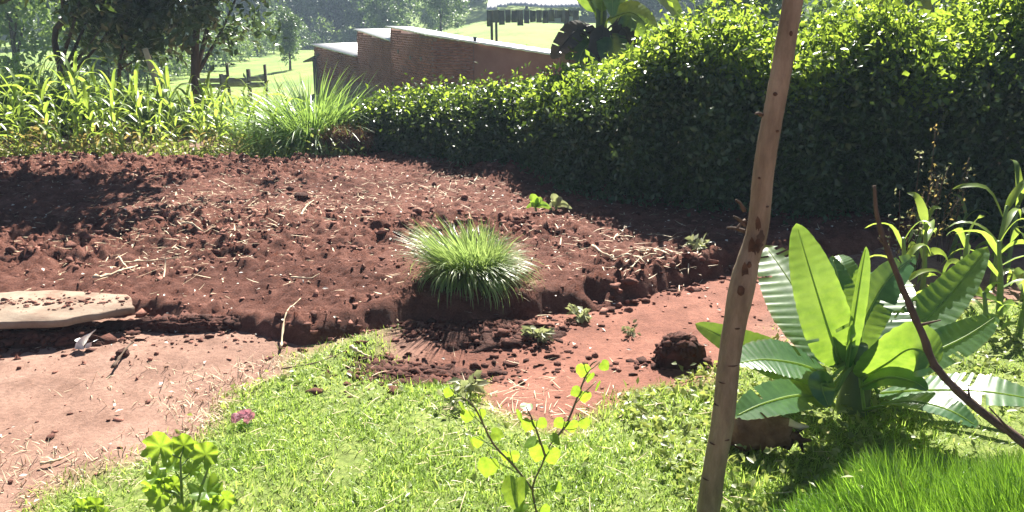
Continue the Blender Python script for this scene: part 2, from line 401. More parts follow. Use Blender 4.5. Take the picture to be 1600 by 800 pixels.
me = mesh('ground', np.stack([X, Y, Z], -1).reshape(-1, 3), Q, None, True, {'grass': aL.ravel(), 'red': aR.ravel(), 'meadow': np.maximum(aM, ss(12, 20, np.abs(X))).ravel()})
me.materials.append(M['ground']); g_o = bpy.data.objects.new('ground', me); C.objects.link(g_o); tag(g_o, kind='structure')

px_ = np.arange(-9.0, 4.6, .022); py_ = np.arange(3.6, 10.6, .022)
X, Y = np.meshgrid(px_, py_); Z, D = HP(X, Y)
keep = D > -.10
ii = np.arange(X.size).reshape(X.shape)
Q = np.stack([ii[:-1, :-1], ii[:-1, 1:], ii[1:, 1:], ii[1:, :-1]], -1)
kq = keep[:-1, :-1] & keep[:-1, 1:] & keep[1:, 1:] & keep[1:, :-1]
Q = Q[kq]; used = np.unique(Q); remap = np.zeros(X.size, int); remap[used] = np.arange(len(used))
plot = part('soil_plot', (np.stack([X, Y, Z], -1).reshape(-1, 3)[used], remap[Q], None), M['tilled'], smooth=True); tag(plot, kind='structure')

# ------------------------------------------------------------------ clods and straw on the plot
def scatter(n, x0, x1, y0, y1, g=rng): return g.uniform(x0, x1, n), g.uniform(y0, y1, n)
x, y = scatter(34000, -7.5, 3.2, 3.7, 9.9)
d = sdpoly(x, y, plot_poly); k = (d > -.10) & (rng.random(len(x)) < .35 + .3 * ss(.3, 0, d) + .3 * (fbm(x, y, 3, 77) > 0)); x, y, d = x[k], y[k], d[k]
sz = rng.gamma(1.25, .0068, len(x)) * (.6 + .9 * ss(-.2, .3, fbm(x * .8, y * .8, 3, 66))); sz = np.clip(sz, .003, .034)
z, _ = HP(x, y); z = np.maximum(z, G(x, y))
tag(part('soil_clods', clods(np.stack([x, y, z + sz * .3], -1), sz), M['clod']), 'loose red-brown clods strewn over the dug plot', 'soil clods', kind='stuff')

def lying(n, xy, L, W, zf, g=rng, kk=4, lift=.015):
    x, y = xy
    b = np.stack([x, y, zf(x, y) + g.uniform(.004, .004 + lift, n)], -1)
    V, F, r = blades(b, g.uniform(0, 2 * pi, n), g.normal(1.5, .10, n), g.normal(.12, .35, n), L, W, kk, .5, .7, g, .6)
    return V, F, r
def ztop(x, y):
    a, _ = HP(x, y); return np.maximum(a, G(x, y))
# straw density patches: along a diagonal streak and near the right end
x, y = scatter(20000, -7, 3.0, 3.8, 9.8)
c1 = PG(330, 350, .13); c2 = PG(1010, 400, .13); c3 = PG(600, 300, .13)
w_ = .03 + 1.5 * np.exp(-(((x - c1[0]) / .8) ** 2 + ((y - c1[1]) / .9) ** 2)) + 1.1 * np.exp(-(((x - c2[0]) / .45) ** 2 + ((y - c2[1]) / .3) ** 2)) + .35 * np.exp(-(((x - c3[0]) / 1.4) ** 2 + ((y - c3[1]) / 1.2) ** 2)) + .25 * (fbm(x * 1.4, y * 1.4, 3, 15) > .1)
k = (sdpoly(x, y, plot_poly) > 0) & (rng.random(len(x)) < w_ * 1.1); x, y = x[k], y[k]; n = len(x)
tag(part('straw_litter', lying(n, (x, y), rng.gamma(2.5, .024, n), rng.uniform(.004, .013, n), ztop), M['straw']), 'thin pale straw and dry leaf bits scattered over the dug soil', 'straw', kind='stuff')
x, y = scatter(1500, -7, 3.2, 2.6, 9.8); k = (sdpoly(x, y, lawn_poly) < -.1); x, y = x[k], y[k]; n = len(x)
tag(part('leaf_flakes', leaves(np.stack([x, y, ztop(x, y) + .012], -1), rng.uniform(.012, .04, n), rng.uniform(.008, .022, n), 2.2), M['paleflake']), 'small pale leaf flakes lying on bare soil', 'leaf litter', kind='stuff')
# crumbs on the compacted paths
x, y = scatter(5200, -4.5, 2.6, 2.5, 6.6); k = (sdpoly(x, y, plot_poly) < .02) & (sdpoly(x, y, lawn_poly) < .0) & (rng.random(len(x)) < .35 + .65 * ss(-.5, 0, sdpoly(x, y, plot_poly))); x, y = x[k], y[k]
sz = np.clip(rng.gamma(1.4, .0045, len(x)), .002, .02)
tag(part('soil_crumbs', clods(np.stack([x, y, G(x, y) + sz * .2], -1), sz), M['clod']), 'small reddish crumbs on the trodden bare earth', 'soil crumbs', kind='stuff')

# larger single stalks on the soil
def stalk(pts, r, label, mt='straw', cat='stalk', name='dry_stalk', zf=ztop, h=.02, n=14, group=None):
    p = smoothpath([PG(a, b, .13 if zf is ztop else .02) for a, b in pts], n)
    p[:, 2] = zf(p[:, 0], p[:, 1]) + h
    p[:, 2] = np.convolve(np.pad(p[:, 2], 2, 'edge'), np.ones(5) / 5, 'valid') + .006
    g = tube(p, np.linspace(r, r * .35, n) * .68 * (1 + .35 * np.sin(np.arange(n) * 1.9)), 6, .22, seed=len(label))
    loc = p[0]; return tag(part(name, g, M[mt], None, True, loc), label, cat, group)
stalk([(146, 436), (180, 427), (215, 414)], .022, 'thick pale broken maize stalk lying on the dug soil at left')
stalk([(190, 409), (230, 405), (274, 402)], .012, 'long thin straw lying just above the thick pale stalk')
stalk([(185, 402), (200, 418), (212, 422)], .010, 'short bent straw crossing the thick pale stalk')
stalk([(470, 342), (478, 328), (490, 316)], .012, 'curved pale stalk alone on soil below the tall grass clump')
stalk([(437, 518), (441, 500), (452, 484), (470, 470)], .009, 'pale curled husk hanging over the front edge of the plot')
stalk([(285, 362), (310, 366), (338, 364)], .012, 'pale straw in the middle of the straw streak')
stalk([(455, 436), (480, 438), (500, 434)], .010, 'straight pale stalk on soil left of the round grass clump')
stalk([(925, 388), (950, 402), (985, 404), (1010, 416)], .014, 'wavy pale husk strip near the right end of the plot')
stalk([(1000, 398), (1020, 392), (1048, 402)], .012, 'arched pale husk strip at the right end of the plot')
stalk([(985, 424), (1000, 410), (1030, 408)], .010, 'short pale husk under the arched strip at plot end')
stalk([(172, 548), (190, 528), (206, 512)], .012, 'brown stick leaning on the bank below the pale slab', 'deadwood', 'stick', 'stick', ztop, .03)
stalk([(440, 592), (490, 583), (530, 567), (550, 556)], .0045, 'thin bent twig lying on the top of the lawn', 'deadwood', 'twig', 'twig', lambda a, b: G(a, b), .03)
stalk([(548, 556), (562, 562), (580, 563)], .016, 'short pale chip at the tip of the twig on lawn', 'straw', 'chip', 'wood_chip', lambda a, b: G(a, b), .03)
stalk([(62, 722), (90, 716), (116, 704)], .010, 'dry brown stick on the sparse grass at lower left', 'straw', 'stick', 'stick', lambda a, b: G(a, b), .012)

# ------------------------------------------------------------------ pale slab
def slab():
    c = [PG(x, y, .15) for x, y in [(-230, 512), (100, 499), (208, 477), (196, 460), (90, 452), (-230, 468)]]
    c = np.array(c); n = 48
    # dense outline with chipped edges
    out = []
    for i in range(len(c)):
        a, b = c[i], c[(i + 1) % len(c)]; m = max(2, int(np.linalg.norm(b - a) / .05))
        for t in np.arange(m) / m: out.append(a + (b - a) * t)
    out = np.array(out); nn = len(out); g = np.random.default_rng(5)
    out[:, :2] += g.normal(size=(nn, 2)) * .006
    cen = out.mean(0)
    top = out.copy(); top[:, 2] = .146 + g.normal(size=nn) * .002; inner = cen + (out - cen) * .985; inner[:, 2] = .149
    edge = out.copy(); edge[:, 2] = .142; edge[:, :2] += (out - cen)[:, :2] * .006
    bot = edge.copy(); bot[:, 2] = .110
    rings = [bot, edge, top, inner]; V = np.vstack(rings + [[[cen[0], cen[1], .149]], [[cen[0], cen[1], .110]]])
    j = np.arange(nn); j2 = (j + 1) % nn
    Q = np.concatenate([np.stack([r * nn + j, r * nn + j2, (r + 1) * nn + j2, (r + 1) * nn + j], -1) for r in range(3)])
    T = np.concatenate([np.stack([3 * nn + j, 3 * nn + j2, np.full(nn, 4 * nn)], -1), np.stack([j2, j, np.full(nn, 4 * nn + 1)], -1)])
    tag(part('concrete_slab', (V, [Q, T], None), M['slab'], None, False, (cen[0], cen[1], .098)), 'pale flat slab with dark front face at the left plot edge', 'slab')
    m = 200; q = rng.random((m, 2)); x = -3.4 + q[:, 0] * 1.5
    xs = []
    for _ in range(m):
        a = rng.uniform(0, 1); b = abs(rng.normal(0, .22)); p = PG(-60 + 265 * a, 470 + 6 * (1 - a) - b * 3 + rng.normal() * 6, .15); xs.append(p)
    xs = np.array(xs); s = np.clip(rng.gamma(1.6, .0045, m), .003, .014); xs[:, 2] = .149 + s * .2
    tag(part('soil_crumbs', clods(xs, s), M['clod']), 'soil crumbs spilled on the pale slab', 'soil crumbs', kind='stuff')
slab()
def scrap():
    b = PG(132, 545, .02); g = np.random.default_rng(8); gs = []
    for (a, c, L, W) in [((120, 545), (150, 515), .1, .045), ((128, 546), (126, 528), .07, .06), ((135, 544), (154, 530), .08, .03)]:
        p0 = P(*a, b[1]); p1 = P(*c, b[1] + .03); k = 6
        path = smoothpath([p0, (p0 + p1) / 2 + [0, -.02, .01], p1], k); T = norm(np.gradient(path, axis=0)); s = norm(np.cross(T, [.2, .6, .8]))
        wd = W * np.array([.5, .9, 1, .9, .6, .1])
        V = np.stack([path - s * wd[:, None] / 2, path + [0, -.012, .004], path + s * wd[:, None] / 2], 1).reshape(-1, 3)
        i = (np.arange(k - 1) * 3)[:, None] + np.array([0, 1])[None]; i = i.ravel()
        gs.append((V, np.stack([i, i + 1, i + 4, i + 3], -1), None))
    tag(part('plastic_scrap', merge(gs), M['white'], None, False, b), 'crumpled white scrap below the pale slab', 'scrap')
scrap()
def lump(name, x, y, z, r, label, cat, mt, seed, flat=.7, sub=2, sq=(1, 1), jag=.16):
    c = PG(x, y, z); g = np.random.default_rng(seed); V = ICO.copy(); F = ICF.copy()
    for _ in range(sub):
        mid = {}; nf = []; V = list(V)
        def m_(a, b):
            kk = (min(a, b), max(a, b))
            if kk not in mid: mid[kk] = len(V); V.append(norm((np.array(V[a]) + np.array(V[b])) / 2))
            return mid[kk]
        for a, b, c_ in F:
            ab, bc, ca = m_(a, b), m_(b, c_), m_(c_, a); nf += [[a, ab, ca], [b, bc, ab], [c_, ca, bc], [ab, bc, ca]]
        V = np.array(V); F = np.array(nf)
    nz = 1 + jag * 2.2 * (fbm(V[:, 0] * 1.6 + seed, V[:, 1] * 1.6 + V[:, 2] * 1.3, 4, seed)) + g.normal(size=len(V)) * jag * .25
    W = V * nz[:, None] * np.array([r * sq[0], r * sq[1], r * flat]) + c
    return tag(part(name, (W, F, None), M[mt], None, False, c), label, cat)
lump('clod', 192, 552, .03, .035, 'dark round clod with a stick on the bare earth', 'clod', 'moist_shade', 3)
lump('clod', 427, 337, .17, .06, 'dark large clod in the middle of the dug soil', 'clod', 'moist_shade', 5)
lump('clod', 470, 306, .16, .06, 'dark flat clod on the far part of the dug soil', 'clod', 'moist_shade', 6, .5)
lump('clod', 453, 295, .16, .035, 'dark small clod behind the flat one in far soil', 'clod', 'moist_shade', 7)

# dark soil mound on the right path
def mound(cx, cy, rx, ry, h, label, nclod, seed, name='soil_mound'):
    c = PG(cx, cy); g = np.random.default_rng(seed); n = 44
    u = np.linspace(-1.35, 1.35, n); U, W = np.meshgrid(u, u)
    rr = np.hypot(U, W) * (1 + .4 * fbm(U * 1.6 + seed, W * 1.6, 4, seed))
    hh = h * np.clip(1 - rr ** 2, 0, None) ** .55 + .03 * fbm(U * 5, W * 5, 3, seed + 3) * (rr < 1.1) - .03 * (rr > 1.02)
    x = c[0] + U * rx; y = c[1] + W * ry; z = G(x, y) + hh
    i = np.arange(n * n).reshape(n, n); Q = np.stack([i[:-1, :-1], i[:-1, 1:], i[1:, 1:], i[1:, :-1]], -1).reshape(-1, 4)
    Q = Q[(rr.ravel()[Q] < 1.12).any(1)]
    root = thing(name, label, 'soil heap', (c[0], c[1], float(G(c[0], c[1]))))
    part('heap', (np.stack([x, y, z], -1).reshape(-1, 3), Q, None), M['moist_shade'], root)
    nclod *= 5; a = g.uniform(0, 2 * pi, nclod); r = np.abs(g.normal(0, .75, nclod)) * (1 + .45 * np.sin(a * 3 + seed)); xx = c[0] + np.cos(a) * r * rx; yy = c[1] + np.sin(a) * r * ry
    s = np.clip(g.gamma(1.0, .0075, nclod), .0025, .04); zz = G(xx, yy) + h * np.clip(1 - r ** 2, 0, None) ** .55 * .9
    o = part('loose_clods', clods(np.stack([xx, yy, zz], -1), s, g), M['moist_shade'], root); tag(o, kind='stuff')
mound(50, 540, .42, .07, .05, 'dark crumbly soil along the foot of the pale slab', 300, 44)
mound(300, 516, .44, .08, .06, 'dark crumbly soil at the front plot edge right of the slab', 260, 54)
mound(1060, 568, .13, .10, .15, 'steep dark soil mound on the trodden red path', 260, 4)
mound(655, 578, .34, .15, .02, 'low dug soil darkened partly as shadow at the lawn edge below the round grass clump', 420, 14)  # dark soil here partly paints the shadow below the clump
mound(765, 520, .36, .20, .04, 'crumbly soil darkened partly as shadow at the foot of the round grass clump', 620, 24)
mound(960, 450, .28, .05, .03, 'crumbly bank coloured dark as if shaded along the right plot edge', 220, 34)  # dark strip paints the shade on the front face of the bank

# ------------------------------------------------------------------ lawn
def lawn():
    x, y = scatter(560000, -3.2, 4.2, 1.9, 5.9)
    d = sdpoly(x, y, lawn_poly) + .35 * fbm(x * 2.2, y * 2.2, 4, 81)
    wt = x > PG(960, 690)[0] + .5 * (y - 3.2)
    den = ss(-.14, .14, d) * (.60 + .95 * fbm(x * 3.1, y * 3.1, 4, 83)) * np.where(x > 1.0, .55, 1.0)
    k = (rng.random(len(x)) < np.clip(den, 0, 1) * np.clip(9.0 / (y ** 1.9 + 1), .2, 1)); x, y = x[k], y[k]; n = len(x)
    L = rng.gamma(5, .0062, n) * (1 + .5 * fbm(x * 2, y * 2, 3, 85)); W = rng.uniform(.0028, .0056, n) * (1 + .12 * y)
    g = blades(np.stack([x, y, G(x, y) - .004], -1), rng.uniform(0, 2 * pi, n), rng.uniform(.15, 1.15, n), rng.normal(.5, .5, n), L, W, 3, .6, .7, rng, .3)
    V, F, r = g; r = np.clip(r * .62 + .42 * np.repeat(.5 + 1.3 * fbm(x * 1.6, y * 1.6, 4, 87), 6), 0, 1)
    tag(part('lawn_grass', (V, F, r), M['lawn']), 'short sunlit yellow-green lawn in the foreground', 'lawn', kind='stuff')
    x, y = scatter(5200, -2.2, 1.4, 2.1, 5.4); k = (sdpoly(x, y, lawn_poly) > .02) & (rng.random(len(x)) < .35 * ss(-.05, .4, fbm(x * 1.9, y * 1.9, 3, 84))); x, y = x[k], y[k]; n = len(x)
    tag(part('lawn_weeds', leaves(np.stack([x, y, G(x, y) + rng.uniform(.012, .04, n)], -1), rng.uniform(.018, .045, n), rng.uniform(.012, .03, n), 1.1), M['ground_weed']), 'small broad weeds growing among the lawn grass', 'weeds', kind='stuff')
    x, y = scatter(1300, -2.2, 1.6, 2.1, 5.4); k = sdpoly(x, y, lawn_poly) > .02; x, y = x[k], y[k]; n = len(x)
    tag(part('lawn_straw', lying(n, (x, y), rng.gamma(3, .018, n), rng.uniform(.002, .005, n), lambda a, b: G(a, b) + .02), M['straw']), 'dry straw bits lying in the lawn', 'straw', kind='stuff')
    # dry sparse grass at lower left
    x, y = scatter(9000, -2.6, -.7, 2.1, 4.0)
    d = sdpoly(x, y, lawn_poly); k = (d < .15) & (rng.random(len(x)) < ss(-.9, .05, d) * ss(-.12, .2, fbm(x * 2.4, y * 2.4, 3, 88)) * 1.0); x, y = x[k], y[k]; n = len(x)
    g = blades(np.stack([x, y, G(x, y) - .003], -1), rng.uniform(0, 2 * pi, n), rng.uniform(.3, 1.4, n), rng.normal(.5, .5, n), rng.gamma(4, .011, n), rng.uniform(.003, .007, n), 3, .6, .7, rng, .3)
    tag(part('dry_grass', g, M['straw']), 'sparse dry grass over bare earth at lower left', 'dry grass', kind='stuff')
    # straw fringe around the path end
    c = PG(790, 640); x = rng.normal(c[0], .27, 200); y = rng.normal(c[1], .28, 200); n = 200
    tag(part('dry_fringe', lying(n, (x, y), rng.gamma(3, .02, n), rng.uniform(.003, .007, n), G), M['straw']), 'dry straw fringe where the red path meets the lawn', 'straw', kind='stuff')
    # broad-leaved ground cover right of the path and under the banana
    x, y = scatter(26000, .35, 4.8, 2.3, 6.2); d = sdpoly(x, y, lawn_poly)
    lim = PG(930, 700); k = (d > -.06) & (x > .45 + .22 * np.clip(3.4 - y, 0, 1)) & (rng.random(len(x)) < .75 * ss(-.2, .25, .15 + fbm(x * 2.6, y * 2.6, 3, 89))); x, y = x[k], y[k]; n = len(x)
    g = leaves(np.stack([x, y, G(x, y) + rng.gamma(2, .016, n)], -1), rng.uniform(.02, .055, n), rng.uniform(.012, .032, n), 1.0)
    tag(part('ground_cover', g, M['ground_weed']), 'low pale leafy ground cover right of the red path', 'ground cover', kind='stuff')
lawn()

# lush long grass bottom right
def lush():
    n = 34000; c = np.array([1.62, 2.18]); a = rng.uniform(0, 2 * pi, n); r = np.sqrt(rng.random(n))
    x = c[0] + np.cos(a) * r * .82; y = c[1] + np.sin(a) * r * .62
    hh = .25 * (1 - .6 * r ** 2) * (1 + .5 * fbm(x * 3, y * 3, 2, 99))
    g = blades(np.stack([x, y, G(x, y)], -1), a + rng.normal(0, .8, n), rng.uniform(.02, .35, n) + .25 * r, rng.gamma(2, .3, n), hh * rng.uniform(.65, 1.25, n), rng.uniform(.004, .008, n), 5, .6, .7, rng, .5)
    tag(part('lush_grass', g, M['lush']), 'lush bright green long grass at the lower right corner', 'long grass', kind='stuff')
lush()

# ------------------------------------------------------------------ round grass clump on the plot
def grass_clump(name, cx, cy, z0, rb, H, n, label, mt, Wd=(.006, .011), kk=6, spread=.95, bend=1.5, lean=(0, 0), tops=0, seed=1, blade_name='blades'):
    g = np.random.default_rng(seed)
    a = g.uniform(0, 2 * pi, n); r = np.sqrt(g.random(n)) * rb
    b = np.stack([cx + np.cos(a) * r, cy + np.sin(a) * r, np.full(n, z0)], -1)
    th = spread * (r / rb) * g.uniform(.3, 1, n); L = H * g.uniform(.6, 1.25, n)
    V, F, rd = blades(b, a + g.normal(0, .5, n), th, g.gamma(3, bend / 3, n), L, g.uniform(*Wd, n), kk, .55, .6, g, .5)
    hz = np.clip(V[:, 2] - z0, 0, None)
    V[:, 0] += lean[0] * hz ** 1.5; V[:, 1] += lean[1] * hz ** 1.5
    root = thing(name, label, 'grass clump', (cx, cy, z0))
    o = part(blade_name, (V, F, rd), M[mt], root); tag(o, kind='stuff')
    return root
p = PG(744, 452, .08)
gc = grass_clump('grass_clump', p[0], p[1], .10, .14, .37, 2900, 'round tuft of arching grass standing alone on the dug plot', 'clump', (.007, .013), 9, .27, 1.75, (-.6, -.05), seed=2)
n = 90; a = rng.uniform(0, 2 * pi, n); b = np.stack([p[0] + .2 * np.cos(a) + .08, p[1] + .17 * np.sin(a) - .05, np.full(n, .1)], -1)
part('dry_blades', blades(b, a, rng.uniform(.7, 1.4, n), rng.uniform(.1, .8, n), rng.uniform(.06, .18, n), rng.uniform(.003, .006, n), 4), M['straw'], gc)

# ------------------------------------------------------------------ weeds and sprouts
def weed(cx, cy, zf, H, n, label, mt='weed', seed=1, L=.06, grp=None, name='weed'):
    g = np.random.default_rng(seed); c = PG(cx, cy, zf); z = float(ztop(c[0], c[1]))
    root = thing(name, label, 'weed', (c[0], c[1], z), grp)
    st = []; lg = []
    for i in range(n):
        az = g.uniform(0, 2 * pi); h = H * g.uniform(.4, 1.1); o = np.array([cos(az), sin(az), 0]) * h * .8
        pts = smoothpath([[c[0], c[1], z - .01], np.array([c[0], c[1], z + h * .6]) + o * .35, np.array([c[0], c[1], z + h]) + o], 5)
        st.append(tube(pts, np.linspace(.003, .0015, 5), 4, cap=False))
        q = pts[-1][None] + g.normal(size=(4, 3)) * .012
        lg.append(leaves(np.vstack([q, pts[3][None]]), L * g.uniform(.7, 1.2), L * .6, .8, dirv=np.tile(o / (h + 1e-6), (5, 1)), g=g))
    tag(part('foliage', merge(lg), M[mt], root), kind='stuff')
    part('stem', merge(st), M['stem'], root)
weed(905, 478, .08, .05, 9, 'pale leafy weed on dark soil right of the round clump', seed=3)
weed(840, 520, .04, .05, 9, 'pale leafy weed on dark soil in front of the round clump', seed=4)
weed(705, 640, .03, .045, 7, 'pale leafy weed at the lawn tip beside the red path', seed=5, L=.04)
weed(735, 612, .03, .06, 7, 'small pale weed at the dark dug soil by lawn', seed=6)
weed(985, 520, .0, .04, 5, 'tiny pale weed on the red path left of mound', seed=7, L=.035)
weed(1090, 392, .12, .05, 8, 'flat pale weed at the right end of the dug plot', seed=8)

def strip_leaf(pts, width, normal, segs=16, cols=5, fold=.18, ripple=0.0, rfreq=26, prof=None, seed=0, tear=0.0, roll=0.0):
    """a blade along pts; normal = direction its face looks; returns geometry and midrib path"""
    path = smoothpath(pts, segs); T = norm(np.gradient(path, axis=0)); N = np.asarray(normal, float)
    N = norm(N - T * np.sum(T * N, 1, keepdims=True)); Sd = np.cross(T, N)
    t = np.linspace(0, 1, segs); g = np.random.default_rng(seed)
    wp = (np.sin(pi * np.clip(t, 0, 1) ** .75) ** .55) if prof is None else prof(t)
    c = np.linspace(-1, 1, cols); hw = width / 2 * wp
    hw = hw[:, None] * (1 + .015 * g.normal(size=(segs, 1)) * (np.abs(c)[None] > .9))
    rp = ripple * np.sin(t[:, None] * rfreq * pi + 1.2 * np.abs(c)[None]) * np.abs(c)[None] ** .5
    off = fold * hw * np.abs(c)[None] + rp - roll * hw * c[None] ** 2
    V = path[:, None] + Sd[:, None] * (hw * c[None])[..., None] + N[:, None] * off[..., None]
    # veins sweep towards the tip
    V = V + T[:, None] * (np.abs(c)[None] * hw * .35)[..., None] * (1 - t[:, None, None])
    i = np.arange(segs * cols).reshape(segs, cols)
    Q = np.stack([i[:-1, :-1], i[:-1, 1:], i[1:, 1:], i[1:, :-1]], -1).reshape(-1, 4)
    if tear:
        kp = np.ones((segs - 1, cols - 1), bool); h_ = cols // 2
        for k_ in range(2, segs - 2):
            for sd2 in (0, 1):
                if g.random() < tear * .45:
                    dp = int(g.integers(2, h_)) if h_ > 2 else 1
                    if sd2: kp[k_, cols - 1 - dp:] = False
                    else: kp[k_, :dp] = False
        Q = Q.reshape(segs - 1, cols - 1, 4)[kp]
    rr = np.full((segs, cols), g.random() * .75); ed = (np.abs(c)[None] > .85) & (vn(t[:, None] * 9 + seed, np.sign(c)[None] * 3.3 + 0 * t[:, None], seed) > .12); rr[ed] = .97; rr[t > .965] = .95
    return (V.reshape(-1, 3), Q, rr.ravel()), path

def banana(name, label, base, stem_r, stem_h, specs, lm='banana', cat='banana plant'):
    root = thing(name, label, cat, base)
    b = np.array(base, float)
    part('stem', tube(smoothpath([b - [0, 0, .03], b + [.01, 0, stem_h * .5], b + [0, 0.01, stem_h]], 8), np.linspace(stem_r, stem_r * .55, 8), 10, .04), M['banstem'], root, True)
    for j, s in enumerate(specs):
        pts, wd, nr = s[0], s[1], s[2]; kw = s[3] if len(s) > 3 else {}
        mt = kw.pop('mt', lm)
        pet = kw.pop('pet', .12)
        kw.setdefault('segs', 46); kw.setdefault('cols', 9)
        g, path = strip_leaf(pts, wd, nr, seed=j + 11, ripple=kw.pop('ripple', .006) * (.45 if wd > .12 else .1), rfreq=kw.pop('rfreq', 34), **kw)
        lf = part('leaf', g, M[mt], root, True)
        b0 = b + [0, 0, stem_h * .8]
        rp = np.vstack([smoothpath([b0, (b0 + path[0]) / 2 + [0, 0, .01], path[0]], 5)[:-1], path[:-2]])
        nn = norm(np.asarray(nr, float)); rp = rp + nn * .0015
        part('midrib', tube(rp, np.linspace(stem_r * .11, .0012, len(rp)), 6), M['banrib'] if mt == lm else M[mt], lf, True)
    return root

# ------------------------------------------------------------------ young banana plant at right
cb = np.array([0, 0, CAM_H]); Yb = 3.35
bb = P(1328, 655, Yb); bb[2] = float(G(bb[0], bb[1]))
tocam = norm(cb - bb)
def L3(*q): return [P(x, y, yy) for x, y, yy in q]
specs = [
 (L3((1316, 575, 3.32), (1296, 520, 3.30), (1268, 430, 3.34), (1244, 349, 3.42)), .205, (-.1, -1, .15), dict(fold=.16, tear=.06)),
 (L3((1308, 575, 3.30), (1275, 505, 3.52), (1235, 440, 3.78), (1196, 384, 4.05)), .34, (-.25, -.2, 1), dict(tear=.13, fold=.16, ripple=.010)),
 (L3((1300, 590, 3.25), (1250, 570, 3.22), (1195, 562, 3.2), (1150, 568, 3.15)), .26, (-.1, -.25, 1), dict(tear=.13, fold=.12, ripple=.008)),
 (L3((1322, 580, 3.3), (1334, 500, 3.3), (1345, 430, 3.32), (1353, 385, 3.34)), .075, (.3, -1, .1), dict(fold=.55, cols=7)),
 (L3((1338, 575, 3.42), (1358, 500, 3.62), (1372, 448, 3.82), (1388, 428, 4.05)), .36, (-.1, -.2, 1), dict(tear=.13, fold=.12, ripple=.010)),
 (L3((1345, 592, 3.25), (1385, 568, 3.15), (1425, 545, 3.08), (1472, 562, 3.00)), .27, (.25, -1, .25), dict(fold=.06)),
 (L3((1370, 575, 3.42), (1430, 515, 3.55), (1490, 455, 3.68), (1543, 386, 3.80)), .20, (-.55, -.8, .45), dict(fold=.25, ripple=.012)),
 (L3((1385, 590, 3.40), (1450, 555, 3.42), (1510, 525, 3.45), (1560, 492, 3.5)), .18, (.1, -.5, 1), dict(tear=.13, fold=.1)),
 (L3((1372, 615, 3.3), (1450, 610, 3.15), (1540, 612, 3.02), (1640, 628, 2.92)), .24, (.05, -.3, 1), dict(tear=.13, fold=.08)),
 (L3((1300, 625, 3.2), (1250, 618, 3.0), (1195, 630, 2.86), (1145, 652, 2.78)), .17, (-.2, -.6, .9), dict(tear=.13, fold=.12)),
 (L3((1300, 605, 3.3), (1240, 575, 3.38), (1160, 540, 3.5), (1086, 506, 3.6)), .17, (-.1, -.9, .6), dict(fold=.12)),
 (L3((1350, 640, 3.2), (1420, 628, 3.02), (1480, 640, 2.9), (1530, 668, 2.82)), .16, (.2, -.5, 1), dict(tear=.13, fold=.15)),
 (L3((1305, 610, 3.22), (1285, 600, 3.12), (1285, 610, 3.02), (1295, 636, 2.96)), .11, (-.2, -.9, .6), dict(fold=.15)),
 (L3((1345, 605, 3.22), (1385, 590, 3.12), (1425, 596, 3.05), (1450, 610, 3.0)), .10, (.1, -.7, .8), dict(fold=.15)),
 (L3((1340, 590, 3.45), (1375, 520, 3.7), (1400, 450, 3.85), (1402, 405, 3.95)), .18, (.3, -1, .4), dict(fold=.15)),
 (L3((1318, 580, 3.34), (1318, 520, 3.40), (1312, 450, 3.5), (1300, 400, 3.62)), .15, (.2, -1, .3), dict(fold=.3)),
 (L3((1330, 570, 3.40), (1352, 500, 3.48), (1385, 440, 3.6), (1430, 400, 3.78)), .17, (.2, -.8, .7), dict(fold=.25, tear=.1)),
 (L3((1320, 560, 3.55), (1330, 470, 3.75), (1318, 420, 3.85), (1310, 398, 3.95)), .14, (-.3, -1, .3), dict(fold=.2)),
]
banana('young_banana_plant', 'young banana plant with broad glowing leaves right of the leaning pole', bb, .075, .30, specs)

